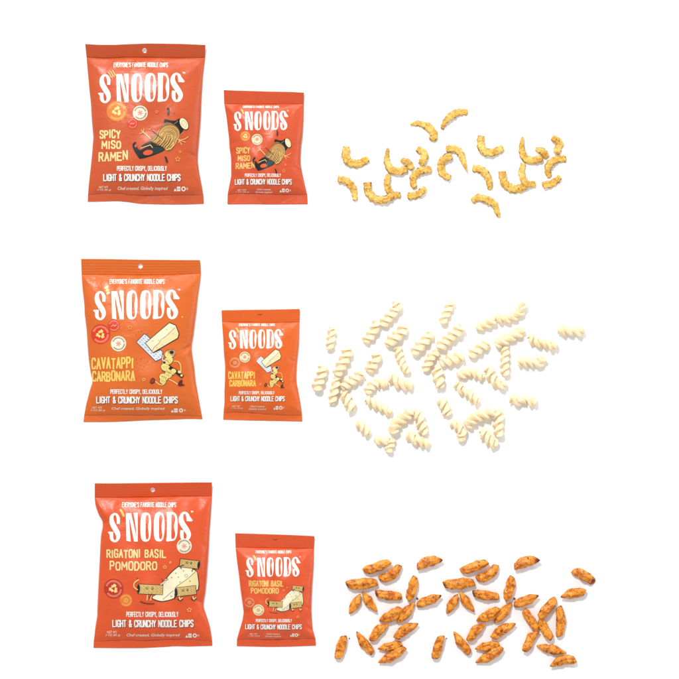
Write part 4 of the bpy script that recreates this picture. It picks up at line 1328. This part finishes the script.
TW = [
    ([(332.2, 327), (331.2, 338), (328.8, 350)], 9, 'small pale twist standing upright, alone at the upper left of the cavatappi'),
    ([(349, 347.5), (344, 360), (336.5, 375)], 12, 'thick pale twist leaning right, beside the small upright twist at upper left'),
    ([(323, 366), (320.5, 378), (315.5, 391)], 11.5, 'leftmost pale cavatappi twist, upright with a flared foot'),
    ([(377, 321), (373.5, 331), (364.5, 342.5)], 10.5, 'pale twist lying at the lower left end of the topmost chain'),
    ([(396, 301), (396.5, 309), (389, 317), (381, 326)], 11, 'topmost pale cavatappi twist, curled over at its top end'),
    ([(405.5, 326), (398, 335), (386, 345)], 12, 'thick pale twist slanting below the topmost curled twist'),
    ([(397.5, 347), (400.5, 360), (407, 373.5)], 9, 'slim pale twist with a thin upper tip, hanging below the thick slanting twist'),
    ([(378.5, 353.5), (374.5, 362), (368, 371.5)], 11.5, 'stubby speckled pale twist with dark specks, left of the slim hanging twist'),
    ([(362.5, 373), (353, 380), (341.5, 387.5)], 11, 'pale twist slanting through the left junction of four twists'),
    ([(337, 377.5), (334.5, 390), (331.8, 404)], 9.2, 'slim upright pale twist at the lower left of the left junction'),
    ([(343.5, 392), (347.5, 400), (352, 411)], 11.5, 'pale twist falling to the right below the left junction'),
    ([(387.5, 385), (379, 383), (371.5, 386.5), (366.5, 393)], 10, 'upper arched twist of the left C shaped pair'),
    ([(366, 398.5), (374, 404), (382.5, 408), (391, 413)], 10, 'lower twist of the left C shaped pair, slanting down to the right'),
    ([(390.5, 375), (396.5, 382), (404, 385), (412.5, 386.5)], 11.5, 'pale bent twist with a pointed upper left tip, right of the left C shaped pair'),
    ([(356.5, 421.5), (362.5, 427), (368.5, 435)], 10.5, 'stubby pale twist alone below the left C shaped pair'),
    ([(374.5, 438.5), (381, 440.5), (388.5, 441)], 9.5, 'short level pale twist at the lower left of the left arch'),
    ([(391.5, 438), (390, 445), (387.5, 452)], 9, 'short upright pale twist lowest of the left half, at the foot of the left arch'),
    ([(392.5, 434), (395, 425), (402, 418.5), (412.5, 411.5)], 12, 'thick pale twist forming the left leg of the left arch'),
    ([(415.5, 410), (420, 420), (424.5, 435)], 10.5, 'pale twist forming the right leg of the left arch'),
    ([(408, 433), (413, 439), (421, 441.5), (429, 446)], 11, 'pale ridged twist lying under the right leg of the left arch'),
    ([(431, 333), (423, 343), (412.5, 354)], 11, 'pale twist slanting alone between the slim hanging twist and the right chain'),
    ([(452, 301.5), (447, 311), (441.5, 324)], 9.5, 'small pale twist pointing up, alone above the right half of the cavatappi'),
    ([(462.5, 327), (451, 337), (437.5, 348.5)], 12, 'thick pale twist slanting above the right junction'),
    ([(463.5, 357.5), (452, 359.5), (440, 363)], 12, 'thick nearly level pale twist at the right junction'),
    ([(438, 351.5), (431, 358), (424, 371)], 9.2, 'slim pale twist at the lower left of the right junction'),
    ([(437.5, 366.5), (438, 377), (440, 388)], 11.5, 'upright pale twist hanging below the right junction'),
    ([(476, 328.5), (485, 325), (494.5, 319.5)], 10.5, 'pale twist at the left end of the uppermost right chain'),
    ([(495, 317), (505, 319), (515, 315.5), (521, 310), (522.5, 302)], 10.5, 'pale twist curling upward at the right end of the uppermost right chain'),
    ([(495, 344.5), (508, 338.5), (524, 330)], 11.5, 'long thick pale twist slanting above the slim upright twist on the right'),
    ([(488.5, 344), (479, 349), (469, 356.5)], 11, 'pale twist slanting left of the slim upright twist on the right'),
    ([(505, 346.5), (504.5, 360), (505, 376)], 9.5, 'slim straight upright pale twist hanging from the long thick twist on the right'),
    ([(529.5, 335.5), (535.5, 342), (544.5, 343), (556, 347.5)], 11, 'pale twist bent at its left end, below left of the far right twist'),
    ([(557.5, 330), (570, 331), (583.5, 331.5)], 11.5, 'rightmost pale cavatappi twist, lying level'),
    ([(517.5, 362), (528.5, 362), (538.5, 363), (543.5, 357.5)], 11, 'pale level twist with a raised right end, right of the slim upright twist'),
    ([(457.5, 376.5), (468, 372.5), (475, 373.5), (482.5, 378.5)], 10, 'upper arched twist of the right C shaped pair'),
    ([(457, 382), (460, 389), (468, 393), (477.5, 403)], 10, 'lower twist of the right C shaped pair, falling to the right'),
    ([(488, 367), (491.5, 377.5), (498.5, 384), (506, 385)], 11, 'pale bent twist with a pointed top, right of the right C shaped pair'),
    ([(510, 397.5), (518.5, 401), (526.5, 399.5), (536, 404)], 11, 'pale twist lying alone at the lower right of the cavatappi'),
    ([(439.5, 399.5), (444, 406), (447.5, 416)], 11, 'stubby upright pale twist alone between the two arches'),
    ([(451, 422), (458.5, 427.5), (462.5, 434), (459.5, 441)], 10, 'pale twist bent downward at the left foot of the right arch'),
    ([(466, 426), (473.5, 418.5), (484.5, 414), (495, 411.5)], 12, 'thick pale twist forming the left leg of the right arch'),
    ([(497.5, 409.5), (498.5, 422), (498.5, 437)], 11, 'upright pale twist forming the right leg of the right arch'),
    ([(482, 430), (486.5, 438), (496, 446.5)], 11, 'pale ridged twist lying under the right arch'),
]
for i, (pts, w, lab) in enumerate(TW):
    twist(pts, w, lab, 11 + i * 5)


# ---- toasted tubes
def tube_chip(pts, width, ends, label, seed, lift=0.0, char=()):
    width *= .90
    cl = np.array(px(pts))
    Lm = np.linalg.norm(np.diff(cl[:, :2], axis=0), axis=1).sum() / S
    n = max(36, int(Lm / .55))
    c2 = catmull(cl[:, :2], n)
    x = np.linspace(0, 1, n)
    rs = random.Random(seed)
    z = .0016 * np.sin(x * 4 + seed) + .001 * x
    c = np.c_[c2, z]
    belly = .90 + .16 * np.sin(np.pi * np.clip(x * rs.uniform(.85, 1.1), 0, 1)) + .05 * np.sin(x * 14 + seed)

    def e(kind, d):
        if kind == 'p':
            return np.clip(d / .34, 0, 1) ** .75 * .86 + .14
        if kind == 'o':
            return np.clip(d / .10, 0, 1) ** .6 * .2 + .8
        return np.clip(d / .2, 0, 1) ** .6 * .38 + .62
    env = e(ends[0], x) * e(ends[1], 1 - x)
    rad = width * S / 2 * belly * env
    roll = rs.uniform(0, 6.28)
    cr0 = rs.uniform(-.7, .7)

    def sect(a, i):
        p = (c[i][0] + .006 * math.cos(a), c[i][1] + .006 * math.sin(a), .006 * math.sin(a + 1))
        rib = .03 * math.cos(9 * a + roll + 2 * x[i])
        da = (a - math.pi / 2 - cr0 - .5 * math.sin(3 * x[i] + seed) + math.pi) % (2 * math.pi) - math.pi
        rib -= .22 * math.exp(-(da / .3) ** 2) * math.sin(math.pi * min(1, max(0, x[i]))) ** .5
        return 1 + rib + .15 * nz(p, 170, seed) + .09 * nz(p, 420, seed + 3) + .04 * nz(p, 950, seed + 9)
    kd = {'p': 'point', 'o': 'open', 'b': 'round'}
    sh = np.zeros((n, 2))
    f0, f1 = np.clip(1 - x / .4, 0, 1), np.clip(1 - (1 - x) / .4, 0, 1)
    sg = rs.choice((-1, 1))
    sh[:, 0] = sg * .42 * f0 * (ends[0] != 'o') + sg * rs.uniform(.15, .55) * f1 * (ends[1] != 'o')
    sh[:, 1] = .9 * f0 * (ends[0] == 'o') - .9 * f1 * (ends[1] == 'o')      # a slanting cut that shows the hollow
    v, f, mi = sweep(c, rad, sect, 34, wz=.86, start=kd[ends[0]], end=kd[ends[1]], shear=sh)
    sc = np.zeros(len(v))
    xs = np.r_[np.repeat(x, 34), np.zeros(len(v) - n * 34)]
    for k in range(len(v)):
        q = c[min(n - 1, k // 34)] if k < n * 34 else v[k]
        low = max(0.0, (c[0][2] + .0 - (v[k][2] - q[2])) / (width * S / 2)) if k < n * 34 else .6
        end_ = max(0.0, 1 - min(xs[k], 1 - xs[k]) / .12) if k < n * 34 else .6
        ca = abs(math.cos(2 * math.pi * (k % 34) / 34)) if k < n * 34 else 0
        t_ = .40 * end_ + .46 * ca ** 4 * (.6 + nz(v[k], 150, seed + 6)) + .30 * min(1, low) + .5 * max(0, nz(v[k], 120, seed + 2) - .1)      # ends fry darkest; form shade of sides and underside is painted in
        for (cx, cr) in char:
            qq = c[int(cx * (n - 1))]
            d = math.hypot(v[k][0] - qq[0], v[k][1] - qq[1]) / (cr * S)
            t_ += .36 * max(0.0, 1.4 - d)
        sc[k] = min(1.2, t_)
    place('rigatoni_chip', v, f, mi, [tube_mat, mouth_mat], label, 'noodle chip', 'toasted rigatoni noodle chips', lift, scorch_shade=sc)


TB = [
    ([(363.8, 571), (376, 567), (389.6, 561)], 10.2, 'bb', 'toasted tube chip slanting up right, topmost on the left of the {} rigatoni group'),
    ([(379.6, 579), (388.6, 576.5), (395.5, 570.5), (399.2, 564.8)], 10, 'bb', 'curved toasted banana shaped tube chip, second from the top in the {} rigatoni group'),
    ([(346.6, 584.5), (361, 583.5), (377, 582)], 11, 'bb', 'thick level toasted tube with a dark blunt left end, {} rigatoni group'),
    ([(375.6, 593.2), (388, 595), (401.4, 596.3)], 9.8, 'bb', 'toasted level chip with a dark left end, middle of the {} rigatoni group'),
    ([(360.6, 594), (355.6, 603), (349.2, 613.4)], 9.4, 'pp', 'pointed leaf shaped chip leaning left, left of the pointed pair in the {} rigatoni group'),
    ([(362.8, 591), (368.6, 601), (376.4, 611.4)], 9.2, 'pp', 'pointed leaf shaped chip falling right, right of the pointed pair in the {} rigatoni group'),
    ([(417, 566.4), (429, 561), (442.4, 560)], 11, 'bp', 'dome backed chip with a dark red right end, top right of the {} rigatoni group'),
    ([(415.2, 576.4), (412.4, 588), (407.8, 599.6)], 9.8, 'bb', 'upright toasted tube chip right of the dark ended level chip, {} rigatoni group'),
    ([(416.8, 604.2), (429, 600), (441.2, 595.2)], 9.8, 'bp', 'chip with a pointed dark right tip, beside a crumb in the {} rigatoni group'),
    ([(379.4, 621), (391, 615.5), (401.4, 608)], 11.4, 'pb', 'broad toasted chip at the left of the crossing centre pair, {} rigatoni group'),
    ([(397, 622.6), (405.5, 613), (414.8, 602.8)], 10, 'pp', 'steep toasted chip at the right of the crossing centre pair, {} rigatoni group'),
    ([(372.2, 640.4), (378, 630.5), (387.6, 623.8)], 10, 'bp', 'pointed toasted chip touching the broad chip from below left, {} rigatoni group'),
    ([(356.4, 631.4), (363.5, 642), (372.8, 652.8)], 9.2, 'pb', 'slim tapering chip falling to the right at the lower left of the {} rigatoni group'),
    ([(343.8, 635.4), (341, 646), (337.6, 658.4)], 9.6, 'bb', 'upright wrinkled tube chip at the lower left corner of the {} rigatoni group'),
    ([(395.8, 638), (405, 629.5), (418, 623)], 10.2, 'bp', 'toasted chip with a dark red spot, below the steep chip in the {} rigatoni group'),
    ([(378, 648.8), (390, 646), (401.6, 643)], 9, 'pb', 'wavy level chip, upper of the lowest pair in the {} rigatoni group'),
    ([(378.4, 662.4), (391, 656.5), (404.4, 646.6)], 10, 'pb', 'long toasted chip, lower of the lowest pair in the {} rigatoni group'),
]
CHAR = {2: [(.05, 3)], 3: [(.08, 4.5)], 6: [(.93, 4.2)], 8: [(.97, 2.4)], 14: [(.5, 2.4), (.42, 1.8)], 10: [(.15, 2)]}
for dx, word in ((0, 'left'), (97.1, 'middle')):
    for i, (pts, w, e, lab) in enumerate(TB):
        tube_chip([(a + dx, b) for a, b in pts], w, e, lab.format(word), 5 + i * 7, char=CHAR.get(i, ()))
TR = [
    ([(572.6, 570.2), (582, 574), (592.6, 581)], 10, 'bo', 'rightmost toasted tube chip, cut off square at its lower right end'),
    ([(560.4, 596.4), (572, 593), (584.8, 592.2)], 10, 'pb', 'nearly level toasted chip just below the rightmost cut chip'),
    ([(555.8, 598.6), (548, 607), (538.6, 617.2)], 9.8, 'bb', 'toasted chip slanting up right, topmost of the right hand cluster of seven'),
    ([(558.2, 606.4), (560.6, 620), (559.4, 636.2)], 9.6, 'bb', 'straight upright toasted tube with a blunt foot, right of the cluster of seven'),
    ([(539.4, 619), (544.6, 629), (551.4, 638.4)], 9.2, 'bb', 'toasted chip falling to the right, centre of the right hand cluster of seven'),
    ([(523.4, 609.8), (530, 619), (537.2, 630.2)], 9.4, 'bb', 'left upper arm of the right hand cluster of seven, toasted and falling to the right'),
    ([(539, 631), (531, 637), (528, 644), (524, 651)], 9, 'pb', 'left lower arm of the right hand cluster of seven, bent and toasted'),
    ([(536.6, 646), (551, 649), (566, 652.6)], 9.8, 'pp', 'level toasted chip with pointed ends beneath the right hand cluster'),
    ([(550, 666), (562, 660), (575.2, 659)], 10, 'pb', 'lowest toasted chip at the far right, dark along its underside'),
]
for i, (pts, w, e, lab) in enumerate(TR):
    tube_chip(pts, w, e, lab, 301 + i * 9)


# ---- crumbs
def crumb(u, v, r, label, seed):
    vs_, fs = [], []
    nr, ns = 7, 10
    for j in range(1, nr):
        for k in range(ns):
            a, b = math.pi * j / nr, 2 * math.pi * k / ns
            d = Vector((math.sin(a) * math.cos(b), math.sin(a) * math.sin(b), math.cos(a)))
            q = r * S * (1 + .45 * noise.noise(d * 1.7 + Vector((seed, seed, 0))))
            vs_.append((d.x * q, d.y * q, d.z * q * .7))
    top = len(vs_)
    vs_ += [(0, 0, r * S * .7), (0, 0, -r * S * .7)]
    for j in range(nr - 2):
        for k in range(ns):
            k2 = (k + 1) % ns
            fs.append((j * ns + k, (j + 1) * ns + k, (j + 1) * ns + k2, j * ns + k2))
    for k in range(ns):
        k2 = (k + 1) % ns
        fs.append((top, k, k2))
        fs.append((top + 1, (nr - 2) * ns + k2, (nr - 2) * ns + k))
    vv = np.array(vs_)
    vv[:, 2] -= vv[:, 2].min()
    o = mesh_obj('crumb', vv, fs, [mouth_mat], loc=W(u, v))
    o['label'] = label
    o['category'] = 'crumb'
    o['group'] = 'crumbs fallen from the rigatoni chips'


crumb(417.3, 598.6, 1.1, 'dark burnt crumb by the pointed chip in the left rigatoni group', 1)
crumb(514.4, 598.6, 1.1, 'dark burnt crumb by the pointed chip in the middle rigatoni group', 2)
crumb(349.4, 638.3, .7, 'tiny brown crumb beside the wrinkled upright tube, left rigatoni group', 3)
crumb(446.4, 638.3, .7, 'tiny brown crumb beside the wrinkled upright tube, middle rigatoni group', 4)
